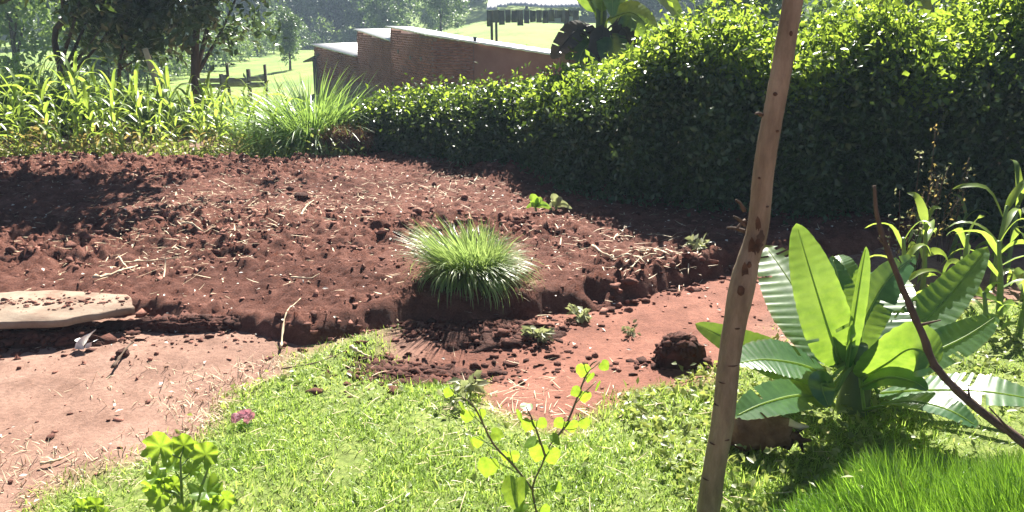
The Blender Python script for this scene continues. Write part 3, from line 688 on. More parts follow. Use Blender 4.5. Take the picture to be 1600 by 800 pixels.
# ------------------------------------------------------------------ leaning pole
def pole():
    b = P(1093, 858, 2.44); b[2] = float(G(b[0], b[1])) - .06
    pts = [b, P(1106, 800, 2.44), P(1124, 690, 2.45), P(1143, 560, 2.47), P(1168, 420, 2.49), P(1184, 340, 2.50), P(1204, 200, 2.51), P(1242, 0, 2.53)]
    tip = pts[-1] + (pts[-1] - pts[-2]) * 1.6; pts.append(tip)
    n = 120; path = smoothpath(pts, n); g = np.random.default_rng(4); tw = np.linspace(0, 1, n); path[:, 0] += .014 * fbm(tw * 5, tw * 0 + 2, 2, 3); path[:, 1] += .012 * fbm(tw * 5, tw * 0 + 7, 2, 5)
    t = np.linspace(0, 1, n); r = .0385 - .0115 * t
    r = r * (1 + .03 * fbm(t * 22, t * 0, 3, 6)) + .006 * np.exp(-((t - .47) / .035) ** 2)
    V, F, rd = tube(path, r, 24, .012, seed=3)
    root = thing('wooden_pole', 'leaning peeled wooden pole with dark knots in the right foreground', 'pole', b)
    part('shaft', (V, F, rd), M['pole'], root, True)
    def at(x, y):
        d = [abs((400 - FPX * ((CP * (q[2] - CAM_H) + SP * q[1]) / (CP * q[1] - SP * (q[2] - CAM_H)))) - y) for q in path]; return int(np.argmin(d))
    # dark knots and scars on the side towards the camera
    for (x, y, rx, rz) in [(1153, 447, .012, .018), (1180, 380, .011, .026), (1166, 412, .008, .012), (1148, 506, .009, .003), (1141, 564, .020, .0025), (1117, 632, .013, .0025), (1133, 678, .010, .0025), (1110, 692, .015, .0025), (1207, 148, .006, .006), (1210, 208, .007, .004), (1183, 272, .004, .004), (1195, 318, .006, .003), (1100, 745, .015, .0025), (1231, 52, .005, .008), (1125, 590, .012, .002)]:
        i = at(x, y); q = P(x, y, path[i][1]); off = (q - path[i])[0]; rr = r[i] * 1.0
        off = np.clip(off, -rr * .9, rr * .9); yy = -math.sqrt(max(rr * rr - off * off, 1e-6))
        cc = path[i] + np.array([off, yy * .97, 0]); nrm = norm(np.array([off, yy, 0]))
        k = 12; an = np.linspace(0, 2 * pi, k, endpoint=False); sx = np.cross(nrm, [0, 0, 1.])
        ring = cc + np.outer(np.cos(an) * rx * (1 + .15 * g.normal(size=k)), sx) * 1.0 + np.outer(np.sin(an) * rz, [0, 0, 1.])
        # wrap ring on the shaft
        dd = ring[:, :2] - path[i][:2]; dd = dd / np.linalg.norm(dd, axis=1, keepdims=True) * rr
        ring[:, :2] = path[i][:2] + dd * 1.004
        ring2 = cc + (ring - cc) * .55 + nrm * .004; top = cc + nrm * .0055
        V = np.vstack([ring, ring2, top[None]]); j = np.arange(k); j2 = (j + 1) % k
        part('knot', (V, [np.stack([j, j2, k + j2, k + j], -1), np.stack([k + j, k + j2, np.full(k, 2 * k)], -1)], None), M['knot'], root, True)
    for (y0, y1, a0, a1, sd) in [(352, 384, -1.75, -1.15, 1)]:
        i0, i1 = at(0, y1), at(0, y0); m = max(i1 - i0, 3); k = 9; gp = np.random.default_rng(sd); V = []
        for u in range(m + 1):
            ii_ = i0 + u; lo_ = a0 + .25 * gp.normal() * .8; hi_ = a1 + .25 * gp.normal() * .8; sq_ = sin(pi * (u + .35) / (m + .7)); mid_ = (lo_ + hi_) / 2; an = mid_ + (np.linspace(lo_, hi_, k) - mid_) * sq_
            V.append(path[ii_] + np.stack([np.cos(an), np.sin(an), 0 * an], -1) * (r[ii_] * 1.02 + .0025) + gp.normal(size=(k, 3)) * .0008)
        q_ = np.arange((m + 1) * k).reshape(m + 1, k); Qp = np.stack([q_[:-1, :-1], q_[:-1, 1:], q_[1:, 1:], q_[1:, :-1]], -1).reshape(-1, 4)
        part('bark_patch', (np.array(V).reshape(-1, 3), Qp, None), M['deadwood'], root)
    # twig stubs and peeling bark
    for (x, y, dx, dy) in [(1160, 352, -14, -14), (1158, 362, -22, -6), (1216, 104, 10, -3), (1186, 180, -6, -2), (1158, 330, -8, -18), (1160, 345, -10, 14)]:
        i = at(x, y); a = P(x, y, path[i][1]); a = path[i] + (a - path[i]) * .8; e = P(x + dx, y + dy, path[i][1] - .01)
        part('twig_stub', tube(smoothpath([a, (a + e) / 2 + [0, 0, .004], e], 5), np.linspace(.007, .003, 5), 6, .15), M['deadwood'], root, True)
    for (x, y, L, W) in [(1172, 388, .09, .022), (1163, 425, .08, .02), (1180, 350, .06, .016)]:
        i = at(x, y); q = path[i]; r0 = r[i] + .002
        s = [q + np.array([(-.4 + .25 * u) * r0, -r0 * .93, L * (.5 - u)]) for u in (0, .4, .8, 1)]
        gq, _ = strip_leaf(s, W, (-.2, -1, 0), 8, 3, -.1, seed=int(x)); part('bark_flake', gq, M['knot'], root)
pole()

# dead branch at right
def branch():
    pts = [P(1366, 290, 2.75), P(1370, 335, 2.74), P(1385, 385, 2.72), P(1412, 455, 2.68), P(1440, 520, 2.64), P(1466, 578, 2.6), P(1530, 640, 2.52), P(1600, 692, 2.44), P(1720, 790, 2.3)]
    e = pts[-1].copy(); e[2] = float(G(e[0], e[1])) - .02; e[0] += .2; pts.append(e)
    path = smoothpath(pts, 60); t = np.linspace(0, 1, 60)
    root = thing('dead_branch', 'bare dark dead branch slanting in front of the banana plant', 'branch', e)
    part('limb', tube(path, .005 + .013 * t ** .8, 9, .09, seed=4), M['deadwood'], root, True)
    for a, b in [((1470, 588), (1452, 572)), ((1548, 655), (1545, 636)), ((1392, 400), (1372, 372)), ((1440, 520), (1470, 500)), ((1500, 612), (1512, 600))]:
        A = P(*a, 2.6); 
        i = int(np.argmin(np.abs(path[:, 0] - A[0]) + np.abs(path[:, 2] - A[2]))); A = path[i]; B = P(*b, A[1])
        part('twig', tube(smoothpath([A, (A + B) / 2, B], 4), np.linspace(.006, .002, 4), 6, .1), M['deadwood'], root, True)
branch()

# log / root stump
def log():
    c = P(1165, 712, 3.02); c[2] = float(G(c[0], c[1]))
    root = thing('broken_log', 'brown broken log lying under the banana leaves beside the pole', 'log', c)
    a = c + [-.12, .06, .07]; b = c + [.16, -.04, .095]
    path = smoothpath([a, (a + b) / 2 + [0, 0, .012], b], 16); t = np.linspace(0, 1, 16)
    part('trunk', tube(path, .085 * (1 + .25 * fbm(t * 5, t * 0, 2, 8)) * np.clip(np.sin(pi * (t * .9 + .06)), .2, 1) ** .35, 18, .09, seed=9), M['log'], root)
    g = np.random.default_rng(3)
    for k in range(7):
        an = g.uniform(0, 2 * pi); o = np.array([0, cos(an) * .055, sin(an) * .055]); s = b + o - [.02, 0, 0]
        part('splinter', tube(smoothpath([s, s + [.03, -.01, g.normal() * .02], s + [.05 + .03 * g.random(), -.02, g.normal() * .03]], 4), np.array([.02, .017, .012, .004]), 5, .2, seed=k), M['straw' if k in (1, 4) else 'knot'], root)
log()

# ------------------------------------------------------------------ foreground leafy plants
def round_leaf(c, size, N, up, lobes=5, cup=.15, seed=0, depth=.12, heart=False):
    g = np.random.default_rng(seed); N = norm(np.asarray(N, float)); U = np.asarray(up, float); U = norm(U - N * np.dot(U, N)); B = np.cross(U, N)
    k = 40; an = np.linspace(-pi, pi, k, endpoint=False)  # angle from tip
    if heart: r = .46 * (1 + .12 * np.cos(an) ** 3 - .28 * np.exp(-((np.abs(an) - pi) / .32) ** 2)) * (1 + .30 * np.exp(-(np.abs(an) / .30) ** 1.3))
    else: r = .5 * (1 - depth * (.5 + .5 * np.cos(lobes * an + pi)) - .5 * np.exp(-((np.abs(an) - pi) / .22) ** 2) + .02 * np.sin(an * 19))
    r = r * (1 + .03 * g.normal(size=k))
    base = c - U * size * (.0 if not heart else .0)
    rings = []
    for f in (.35, .7, 1.0):
        x = np.sin(an) * r * f * size; y = np.cos(an) * r * f * size
        zz = cup * size * f ** 2 * (.7 + .6 * np.cos(lobes * an) * f) - .08 * size * np.cos(an) * f + (.22 * np.abs(x) if heart else 0)
        rings.append(c + np.outer(x, B) + np.outer(y, U) + np.outer(zz, N))
    V = np.vstack([c[None]] + rings); j = np.arange(k); j2 = (j + 1) % k
    T = np.stack([np.zeros(k, int), 1 + j, 1 + j2], -1)
    Q = np.concatenate([np.stack([1 + r_ * k + j, 1 + (r_ + 1) * k + j, 1 + (r_ + 1) * k + j2, 1 + r_ * k + j2], -1) for r_ in range(2)])
    return V, [Q, T], np.full(len(V), g.random())

def leafy(name, label, base, stems, lvs, mt, stem_m, r0, heart):
    """stems: photo paths at depth; lvs: (x, y, size px, normal, up, stem node)"""
    b = np.array(base); root = thing(name, label, 'plant', b)
    nodes = []
    for s in stems:
        pts = [P(*q) if len(q) == 3 and isinstance(q, tuple) else q for q in s]; p_ = smoothpath(pts, 16); nodes.append(p_)
        part('stem', tube(p_, np.linspace(r0, r0 * .45, 16), 7, .06), M[stem_m], root, True)
    allp = np.vstack(nodes)
    for i, (x, y, Yd, s, N, U) in enumerate(lvs):
        c = P(x, y, Yd); sz = s * ppm(x, y, Yd)
        lf = part('leaf', round_leaf(c, sz * (.88 if not heart else .92), N, U, 7 if not heart else 1, .20 if not heart else -.10, i + 3, .16, heart), M[mt], root, True)
        low = allp[allp[:, 2] < c[2] - sz * .2]; low = low if len(low) else allp
        q = low[np.argmin(np.linalg.norm(low - c, axis=1))]
        rt = c - norm(np.asarray(U, float)) * sz * (.02 if not heart else .36)
        part('leaf_stalk', tube(smoothpath([q, (q + rt) / 2 + [0, 0, -.004], rt], 5), np.linspace(r0 * .45, r0 * .3, 5), 5), M['stem'], lf, True)
    return root
f = (0, -1, .25); e = (0, -.5, 1)
bp = P(286, 830, 2.42); bp[2] = float(G(bp[0], bp[1]))
leafy('geranium_plant', 'lobed light green leafy plant at the lower left of the lawn', bp, [[bp, (285, 792, 2.42), (283, 750, 2.42), (282, 716, 2.43)], [bp + [.005, 0, .01], (300, 790, 2.42), (318, 752, 2.42), (330, 716, 2.43)], [bp + [-.004, 0, .01], (278, 778, 2.41), (262, 768, 2.4), (252, 764, 2.4)]],
 [(251, 698, 2.42, 62, (-.1, -1, .15), (-.2, .1, 1)), (287, 696, 2.47, 46, (0, -1, .4), (0, .1, 1)), (321, 710, 2.42, 52, (.15, -1, .3), (.3, .1, 1)), (303, 702, 2.5, 36, f, (0, 0, 1)), (246, 745, 2.44, 46, (-.1, -.35, 1), (-.5, -.4, 0)), (238, 762, 2.38, 40, (-.5, -.9, .1), (-.3, 0, -1)), (250, 776, 2.36, 50, (0, -1, .5), (-.6, 0, -.5)), (256, 754, 2.42, 36, (.3, -1, 0), (0, 0, -1)), (272, 758, 2.45, 40, f, (.2, 0, 1)), (322, 768, 2.40, 62, (0, -.3, 1), (.7, -.4, 0)), (327, 786, 2.36, 34, (.2, -1, 0), (.1, 0, -1)), (351, 780, 2.38, 42, (.1, -1, .2), (.4, 0, -.8)), (270, 728, 2.46, 40, (0, -.6, .8), (-.2, .5, .4)), (300, 735, 2.45, 34, (.2, -.6, .8), (.2, .5, .4)), (285, 800, 2.36, 44, e, (0, -1, .2))],
 'geranium', 'stem', .0065, False)
bp = P(140, 840, 2.35); bp[2] = float(G(bp[0], bp[1]))
leafy('geranium_plant', 'small leafy sprig cut by the bottom edge at lower left', bp, [[bp, (140, 815, 2.36), (142, 795, 2.36)]],
 [(128, 792, 2.36, 34, (-.2, -1, .4), (-.5, 0, .8)), (150, 790, 2.38, 32, (.2, -1, .4), (.5, 0, .8)), (140, 786, 2.4, 26, f, (0, 0, 1)), (120, 806, 2.33, 34, e, (-.7, -.5, 0)), (160, 806, 2.33, 30, e, (.7, -.5, 0))], 'geranium', 'stem', .004, False)
bp = P(842, 850, 2.42); bp[2] = float(G(bp[0], bp[1]))
dn = (0, -.15, -1)
leafy('sapling', 'thin forked sapling with heart shaped leaves in the centre foreground', bp,
 [[bp, (838, 800, 2.43), (832, 762, 2.44), (846, 728, 2.45), (858, 698, 2.46), (868, 686, 2.46)], [(866, 688, 2.46), (884, 664, 2.47), (898, 632, 2.48), (910, 600, 2.49), (922, 572, 2.5), (932, 564, 2.5)], [(833, 766, 2.44), (803, 728, 2.42), (771, 694, 2.41), (750, 652, 2.40), (738, 632, 2.40), (722, 620, 2.4)], [(852, 712, 2.45), (842, 684, 2.44), (834, 660, 2.44), (822, 636, 2.44)]],
 [(911, 576, 2.49, 27, (0, -1, .1), (-.1, 0, -1)), (943, 570, 2.5, 22, (.2, -1, .2), (.6, 0, -.6)), (922, 588, 2.52, 20, (.6, -.8, 0), dn), (902, 611, 2.48, 22, (-.2, -1, .2), (-.6, 0, -.4)), (914, 618, 2.5, 24, (.1, -1, .1), dn), (934, 602, 2.52, 20, (.8, -.5, 0), (.4, 0, -1)), (876, 660, 2.47, 24, (-.2, -1, .1), (-.6, 0, -.5)), (893, 664, 2.47, 26, (.1, -1, .1), (.2, 0, -1)), (913, 660, 2.5, 24, (.2, -1, .1), (.2, 0, -1)), (842, 704, 2.45, 38, (0, -1, .1), (-.2, 0, -1)), (862, 710, 2.47, 34, (.2, -1, .1), (.3, 0, -1)), (826, 662, 2.44, 28, (-.1, -1, .1), (-.3, 0, -1)), (845, 660, 2.46, 22, (.1, -1, .2), (.5, 0, -.5)), (822, 636, 2.46, 24, (0, -.4, 1), (.3, .2, .4)), (812, 648, 2.42, 24, (-.8, -.5, .1), (-.3, 0, -1)),
  (730, 648, 2.40, 26, (-.1, -1, .1), (-.2, 0, -1)), (751, 645, 2.42, 20, (.1, -1, .1), (.3, 0, -1)), (746, 688, 2.42, 24, (0, -1, .2), (0, 0, -1)), (763, 726, 2.40, 40, (0, -1, .15), (-.2, 0, -1)), (801, 712, 2.43, 26, (.1, -1, .1), (.4, 0, -.8)), (790, 710, 2.44, 20, (0, -1, .2), (-.2, 0, -1)), (774, 678, 2.42, 24, (0, -.9, .5), (.6, 0, -.2)), (722, 634, 2.4, 22, (-.8, -.5, 0), (-.1, 0, -1)), (701, 612, 2.40, 20, (0, -1, .2), (-.4, 0, -.9)), (737, 690, 2.39, 30, (-.95, -.3, 0), (-.1, 0, -1)), (805, 762, 2.38, 52, (-.25, -.65, .7), (-.1, -.5, -.9)), (866, 684, 2.44, 22, (.3, -.4, 1), (.5, -.4, -.2)), (832, 690, 2.43, 26, (-.2, -.3, 1), (-.7, -.2, -.1)), (815, 790, 2.37, 26, e, (-.6, -.5, 0)), (850, 796, 2.38, 24, (.2, -1, .3), (.4, 0, -.6)), (870, 760, 2.41, 20, (.3, -1, .3), (.5, 0, -.6))],
 'geranium', 'brownstem', .0042, True)

# pink flower on the lawn
def flower():
    c = PG(380, 668, .03); c[2] = float(G(c[0], c[1])); root = thing('pink_flower', 'pink flower head standing in the lawn', 'flower', c)
    h = P(380, 652, c[1]); part('stem', tube(smoothpath([c, (c + h) / 2 + [.004, 0, 0], h], 5), .003, 5), M['stem'], root)
    g = np.random.default_rng(2)
    for i in range(30):
        o = np.array([g.uniform(-.042, .042), g.uniform(-.025, .025), g.uniform(-.014, .02)])
        part('petal', round_leaf(h + o, g.uniform(.018, .028), (g.normal() * .5, -1, .6 + g.normal() * .3), (g.normal(), 0, 1), 1, -.1, i, .1, True), M['petal'], root, True)
    for i in range(5):
        a = g.uniform(0, 2 * pi); part('leaf', round_leaf(c + np.array([cos(a) * .03, sin(a) * .03, .015]), .03, (0, -.4, 1), (cos(a), sin(a), .2), 5, .1, i, .15), M['lush'], root, True)
flower()
# white pipe end beside the pole
def pipe():
    a = P(1132, 396, 5.9); b = P(1150, 415, 5.75); z0 = float(ztop(b[0], b[1]))
    root = thing('white_pipe', 'short white pipe sticking out left of the leaning pole', 'pipe', b)
    d = norm(b - a); p_ = np.array([a, a + d * .01, b + d * .3])
    an = tube(p_, [.026, .028, .028], 14, cap=False); part('pipe_wall', an, M['white'], root, True)
    part('pipe_bore_shade', tube(np.array([a + d * .004, a + d * .12]), [.021, .021], 14), M['oldiron'], root, True)  # dark plug paints the shade inside the pipe mouth
pipe()

# sprout in the plot near the hedge shade
def sprout(cx, cy, label, H, seed, mt='banana', name='banana_sprout'):
    c = PG(cx, cy, .13); c[2] = float(ztop(c[0], c[1])); g = np.random.default_rng(seed); root = thing(name, label, 'sprout', c)
    part('stem', tube(smoothpath([c - [0, 0, .02], c + [-.01, 0, H * .3]], 4), [.012, .011, .009, .007], 6), M['stem'], root, True)
    for (ang, l, wd) in [(-.5, 1, .075), (.5, .8, .05), (1.2, .9, .04), (-1.3, .7, .04), (1.5, 1.1, .04)]:
        t = c + np.array([sin(ang) * H * l, -.03, cos(ang) * H * l]); mid = c + np.array([sin(ang) * H * l * .4, -.02, cos(ang) * H * l * .6 + .04])
        gq, _ = strip_leaf([c + [0, 0, H * .2], mid, t], wd, (-.1, -1, .3), 10, 3, .2, seed=seed); part('leaf', gq, M[mt], root, True)
sprout(838, 326, 'small broad-leaved sprout at the hedge shade on the plot', .13, 3)
sprout(870, 322, 'small dark sprout beside the hedge shade behind the plot', .12, 5, 'weed', 'weed_sprout')

# ------------------------------------------------------------------ maize
def maize_proto(H, nl, seed, parts=True, mt='maize', wscale=1.0):
    g = np.random.default_rng(seed); gs = []; az0 = g.uniform(0, 2 * pi)
    bend = g.normal(size=2) * .05
    st = smoothpath([[0, 0, -.03], [bend[0] * .4, bend[1] * .4, H * .4], [bend[0], bend[1], H * .8]], 8)
    stem = tube(st, np.linspace(.013, .006, 8) * wscale, 6, .05)
    for i in range(nl):
        t = (i + .6) / nl; az = az0 + i * pi + g.normal() * .5; L = H * (.55 - .25 * abs(t - .5)) * g.uniform(.75, 1.15)
        z = H * .8 * t ** .9; b = np.array([bend[0] * t, bend[1] * t, z]); d = np.array([cos(az), sin(az), 0])
        rise = g.uniform(.25, .65) * (1 - .3 * (1 - t)) + (.35 if i >= nl - 2 else 0); drop = g.uniform(.2, .75) * (0.3 if i >= nl - 2 else 1)
        pts = [b, b + d * L * .3 + [0, 0, L * rise * .55], b + d * L * .62 + [0, 0, L * rise * .62], b + d * L * .85 + [0, 0, L * (rise * .62 - drop * .5)]]
        if i >= nl - 1: pts = [b, b + d * L * .15 + [0, 0, L * .35], b + d * L * .35 + [0, 0, L * .6], b + d * L * .6 + [0, 0, L * .62]]
        N = np.cross(d, [0, 0, 1.]); N = np.cross(np.array(pts[2]) - pts[0], N); N = N * (1 if N[2] > 0 else -1)
        gq, _ = strip_leaf(pts, g.uniform(.05, .082) * wscale * H / 1.2, N + g.normal(size=3) * .1, 9, 3, .22, seed=seed * 31 + i, prof=lambda t: np.clip((1 - t), 0, 1) ** .55 * np.minimum(1, .45 + t * 3) + .01)
        gs.append(gq)
    return stem, gs
MROOT = {}
def maize_parts(H, nl, seed, label, group, loc, rz, mt='maize', dry=0, ws=1.0):
    stem, gs = maize_proto(H, nl, seed, wscale=ws); r = thing('maize_plant', label, 'maize', (0, 0, 0), group)
    part('stalk', stem, M['stem'], r, True)
    for i, q in enumerate(gs): part('leaf', q, M['maizedry' if i < dry else mt], r, True)
    r.location = loc; r.rotation_euler = (0, 0, rz); return r
protos = []
lab_front = 'leafy green maize plant in the front rows along the far plot edge'
for s, (H, nl, dry) in enumerate([(1.15, 10, 2), (1.0, 9, 3), (1.3, 11, 2), (.9, 9, 0), (1.2, 10, 3), (1.05, 10, 1)]):
    protos.append(maize_parts(H, nl, s + 5, lab_front, 'maize in the front rows', (0, 0, 0), 0, dry=dry))
usedp = set()
def place(i, loc, rz, sc):
    r = protos[i]
    if i in usedp: r = copy_tree(r)
    usedp.add(i); r.location = [float(v) for v in loc]; r.rotation_euler = (0, 0, rz); r.scale = (sc,) * 3
g = np.random.default_rng(12)
cnt = 0
for row in range(4):
    Yr = 9.95 + row * .42
    xs = np.arange(-7.6, -2.45, .215)
    for xx in xs:
        x = xx + g.normal() * .06; y = Yr + g.normal() * .08 + (.35 if x > -4.2 else 0)
        if y > 10.9 and x > -3.4: continue
        sc = (.82 if x < -5.2 else .75 if x < -4.4 else .66) * g.uniform(.85, 1.1) * (.92 if row == 0 else 1)
        place(int(g.integers(0, 6)), (x, y, float(G0(x, y))), g.uniform(0, 6.28), sc); cnt += 1
# further maize, one mesh each
bm = []
for s in range(4):
    stem, gs = maize_proto(1.5, 8, 70 + s); me = mesh('maize_plant', *merge([stem] + gs)[:3], smooth=True); me.materials.append(M['maize']); bm.append(me)
for i in range(95):
    x = g.uniform(-10.5, -3.6); y = g.uniform(11.7, 14.6)
    o = bpy.data.objects.new('maize_plant', bm[i % 4]); C.objects.link(o); o.location = (x, y, float(G0(x, y)) - .02); o.rotation_euler = (0, 0, g.uniform(0, 6.28)); sc = g.uniform(.75, 1.05) * (.78 if x < -7 else .58); o.scale = (sc,) * 3
    tag(o, 'tall maize plant in the rows behind the front maize', 'maize', 'maize in the rows behind')
# maize at the right edge
rt = [((1415, 470), 4.7, .6, 'leafy maize plant touching the dead branch behind the banana', 15), ((1562, 500), 4.5, .6, 'bright maize plant with broad leaves near the right edge', 16), ((1440, 470), 5.1, .62, 'pale green maize plant just right of the dead branch tip', 3), ((1545, 475), 5.2, .70, 'maize plant with arching pale leaves right of the banana plant', 4), ((1598, 470), 4.9, .85, 'maize plant cut by the right edge of the picture', 6), ((1585, 560), 4.2, .42, 'short yellow-green maize plant low at the right edge', 8), ((1478, 440), 5.9, .45, 'small maize plant behind the banana leaf in hedge shade', 9), ((1538, 540), 4.3, .3, 'low maize seedling between banana leaf and right edge', 10),
 ((1500, 470), 4.8, .55, 'leafy maize plant between the dead branch and the arching maize', 12), ((1420, 455), 5.5, .5, 'pale maize plant rising behind the banana leaves by the dry weeds', 13), ((1570, 445), 5.6, .7, 'maize plant half hidden behind the others near the right edge', 14)]
for (q, Yd, H, lb, s) in rt:
    x_, _, _ = P(*q, Yd); maize_parts(H, 7, 40 + s, lb, 'maize by the right edge', (float(x_), Yd, float(G(x_, Yd)) - .01), s * 1.3, ws=1.6)

# brown seed-headed weeds beside the dead branch
def dry_weed(cx, Yd, H, label, seed, n=7):
    x = P(cx, 420, Yd)[0]; c = np.array([x, Yd, float(G(x, Yd))]); g = np.random.default_rng(seed); root = thing('dry_weed', label, 'weed', c, 'dry seeding weeds')
    for i in range(n):
        o = g.normal(size=3) * [.12, .08, 0]; h = H * g.uniform(.6, 1.05); top = c + o + [0, 0, h]
        p_ = smoothpath([c + o * .2, c + o * .6 + [g.normal() * .02, 0, h * .5], top], 8); part('stem', tube(p_, np.linspace(.004, .002, 8), 5), M['deadwood'], root)
        k = 16; q = p_[g.integers(3, 8, k)] + g.normal(size=(k, 3)) * .02; tag(part('seed_head', leaves(q, .03, .014, .3, g=g), M['weed' if i % 2 else 'maizedry'], root), kind='stuff')
dry_weed(1430, 5.6, .95, 'brown seeding weed stems against the dark hedge', 1); dry_weed(1470, 5.8, .75, 'tallest brown seeding weed against the dark hedge at right', 2); dry_weed(1400, 5.4, .7, 'short brown weed behind the dead branch top', 3)

# weedy fringe along the far plot edge
x = rng.uniform(-8, -1.7, 5200); y = 9.75 + np.abs(rng.normal(0, .28, 5200)); n = 5200
tag(part('edge_weeds', leaves(np.stack([x, y, G0(x, y) + .02 + rng.gamma(2, .045, n)], -1), rng.uniform(.04, .10, n), rng.uniform(.015, .04, n), .6), M['ground_weed']), 'low pale weeds along the foot of the maize', 'weeds', kind='stuff')
# hay heap
def hay():
    p0 = P(545, 240, 10.15); n = 3800; x = p0[0] + rng.uniform(-.34, .30, n); y = p0[1] + rng.uniform(-.2, .25, n); z = .10 + rng.random(n) * .26 * (1 - .3 * ((x - p0[0]) / .34) ** 2)
    g = blades(np.stack([x, y, z], -1), rng.uniform(0, 2 * pi, n), rng.uniform(.5, 2.3, n), rng.normal(0, .8, n), rng.uniform(.08, .2, n), rng.uniform(.006, .014, n), 3)
    root = thing('hay_heap', 'brown heap of dry cut grass at the foot of the tall grass clump', 'hay heap', (p0[0], p0[1], .0)); o = part('dry_stems', g, M['hay'], root); tag(o, kind='stuff')
hay()
# big napier clump
pn = P(492, 230, 10.75)
grass_clump('grass_clump', pn[0], pn[1], float(G0(pn[0], pn[1])), .34, .98, 1900, 'big tall bushy grass clump at the far plot edge before the brick building', 'napier', (.016, .03), 8, 1.05, 1.7, seed=6)
gg = np.random.default_rng(31)
for i, (px, Yd, H) in enumerate([(20, 12.6, 1.15), (70, 13.3, 1.15), (150, 13.4, 1.0), (215, 13.2, .9), (-40, 12.2, 1.2), (300, 12.8, .6), (375, 12.4, .6), (420, 11.6, .6)]):
    q = P(px, 200, Yd); grass_clump('grass_clump', q[0], Yd, float(G0(q[0], Yd)), .35, H, 420, ['tall hazy grass clump behind the maize at left'] [0] , 'napier', (.016, .03), 6, .7, 1.0, seed=50 + i)['group'] = 'tall grass behind the maize'

# ------------------------------------------------------------------ hedges
def hedge(name, label, line, n, mt, Lr, mt2=None, frac2=0, seed=3, depth=.45):
    """line: (x, y, height, half depth)"""
    g = np.random.default_rng(seed); line = np.array(line, float); seg = np.linalg.norm(np.diff(line[:, :2], axis=0), axis=1); cum = np.concatenate([[0], np.cumsum(seg)])
    def at(s): return np.stack([np.interp(s, cum, line[:, k]) for k in range(line.shape[1])], -1)
    root = thing(name, label, 'hedge', (line[len(line) // 2][0], line[len(line) // 2][1], 0))
    # clump centres
    m = int(cum[-1] * 190); s = g.uniform(0, cum[-1], m); A = at(s); T = at(np.clip(s + .05, 0, cum[-1])) - at(np.clip(s - .05, 0, cum[-1])); T = norm(T[:, :2]); Nn = np.stack([-T[:, 1], T[:, 0]], -1)
    u = np.where(g.random(m) < .6, g.uniform(-1, -.3, m), g.uniform(-.3, 1, m)); hgt = A[:, 2] * (1 + .30 * fbm(s * 1.3, s * 0 + 3, 3, seed)) ; v = g.random(m) ** 1.0
    prof = np.sqrt(np.clip(1 - np.clip((v - .72) / .28, 0, 1) ** 2 * .75, 0, 1)) 
    cx = A[:, :2] + Nn * (u * A[:, 3] * prof * (1 + .6 * fbm(s * 1.8, v * 2.5, 3, seed + 9)))[:, None]; cz = .02 + v * hgt * (1 - .12 * np.abs(u))
    per = n // m; idx = np.repeat(np.arange(m), per); k = len(idx)
    pos = np.stack([cx[idx, 0], cx[idx, 1], cz[idx]], -1) + g.normal(size=(k, 3)) * [.11, .11, .10]
    gz = G0(pos[:, 0], pos[:, 1]); pos[:, 2] += gz; pos[:, 2] = np.maximum(pos[:, 2], gz + .02)
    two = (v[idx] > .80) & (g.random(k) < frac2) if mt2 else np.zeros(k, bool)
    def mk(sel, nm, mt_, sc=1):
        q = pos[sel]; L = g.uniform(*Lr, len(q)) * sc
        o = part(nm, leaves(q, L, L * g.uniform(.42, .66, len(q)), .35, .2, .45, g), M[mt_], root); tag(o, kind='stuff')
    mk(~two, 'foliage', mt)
    if mt2: mk(two, 'backlit_climber_foliage', mt2, 1.15)
    for i in range(int(cum[-1] / .28)):
        a = at(np.array([(i + .5) * .28 + g.normal() * .06]))[0]; h = a[2] * .8; zz = float(G0(a[0], a[1])); o = g.normal(size=2) * .12
        p_ = smoothpath([[a[0], a[1], zz - .03], [a[0] + o[0] * .5, a[1] + o[1] * .5, zz + h * .5], [a[0] + o[0], a[1] + o[1], zz + h]], 6); part('stem', tube(p_, np.linspace(.018, .008, 6), 6, .1), M['bark'], root, True)
    # upright shoots breaking the outline
    ns = int(cum[-1] * 9); gs = []
    for i in range(ns):
        s0 = g.uniform(0, cum[-1]); a = at(np.array([s0]))[0]; u = g.uniform(-1, .6); hh = g.uniform(.08, .26); q = np.array([a[0] + g.normal() * .1, a[1] + u * a[3] * .7, float(G0(a[0], a[1])) + a[2] * .95])
        pts = q + np.outer(np.linspace(0, 1, 12), [g.normal() * .04, g.normal() * .04, hh]); gs.append(leaves(pts + g.normal(size=pts.shape) * .012, g.uniform(*Lr) * 1.0, Lr[0] * .6, .8, .2, g=g))
    o = part('shoots', merge(gs), M[mt2 or mt], root); tag(o, kind='stuff')
hedge('low_hedge', 'low leafy hedge in front of the brick building', [(-1.75, 11.0, .55, .5), (-.9, 10.4, .68, .55), (-.2, 9.8, .84, .6), (.3, 9.4, .88, .6), (.75, 9.05, .95, .6)], 90000, 'hedge', (.028, .075), 'backlit_vine', .3, 3)
hedge('tall_hedge', 'tall dense dark hedge overgrown with climbers coloured bright as if backlit on the right', [(.62, 9.15, .95, .6), (1.0, 8.6, 1.12, .7), (1.3, 8.2, 1.42, .75), (1.7, 7.95, 1.68, .8), (2.4, 7.7, 1.9, .85), (3.1, 7.5, 1.86, .85), (3.5, 7.42, 1.52, .8), (4.0, 7.35, 1.86, .85), (5.0, 7.25, 2.2, .9), (7.6, 7.1, 2.4, .9)], 330000, 'hedge', (.028, .078), 'backlit_vine', .75, 5)

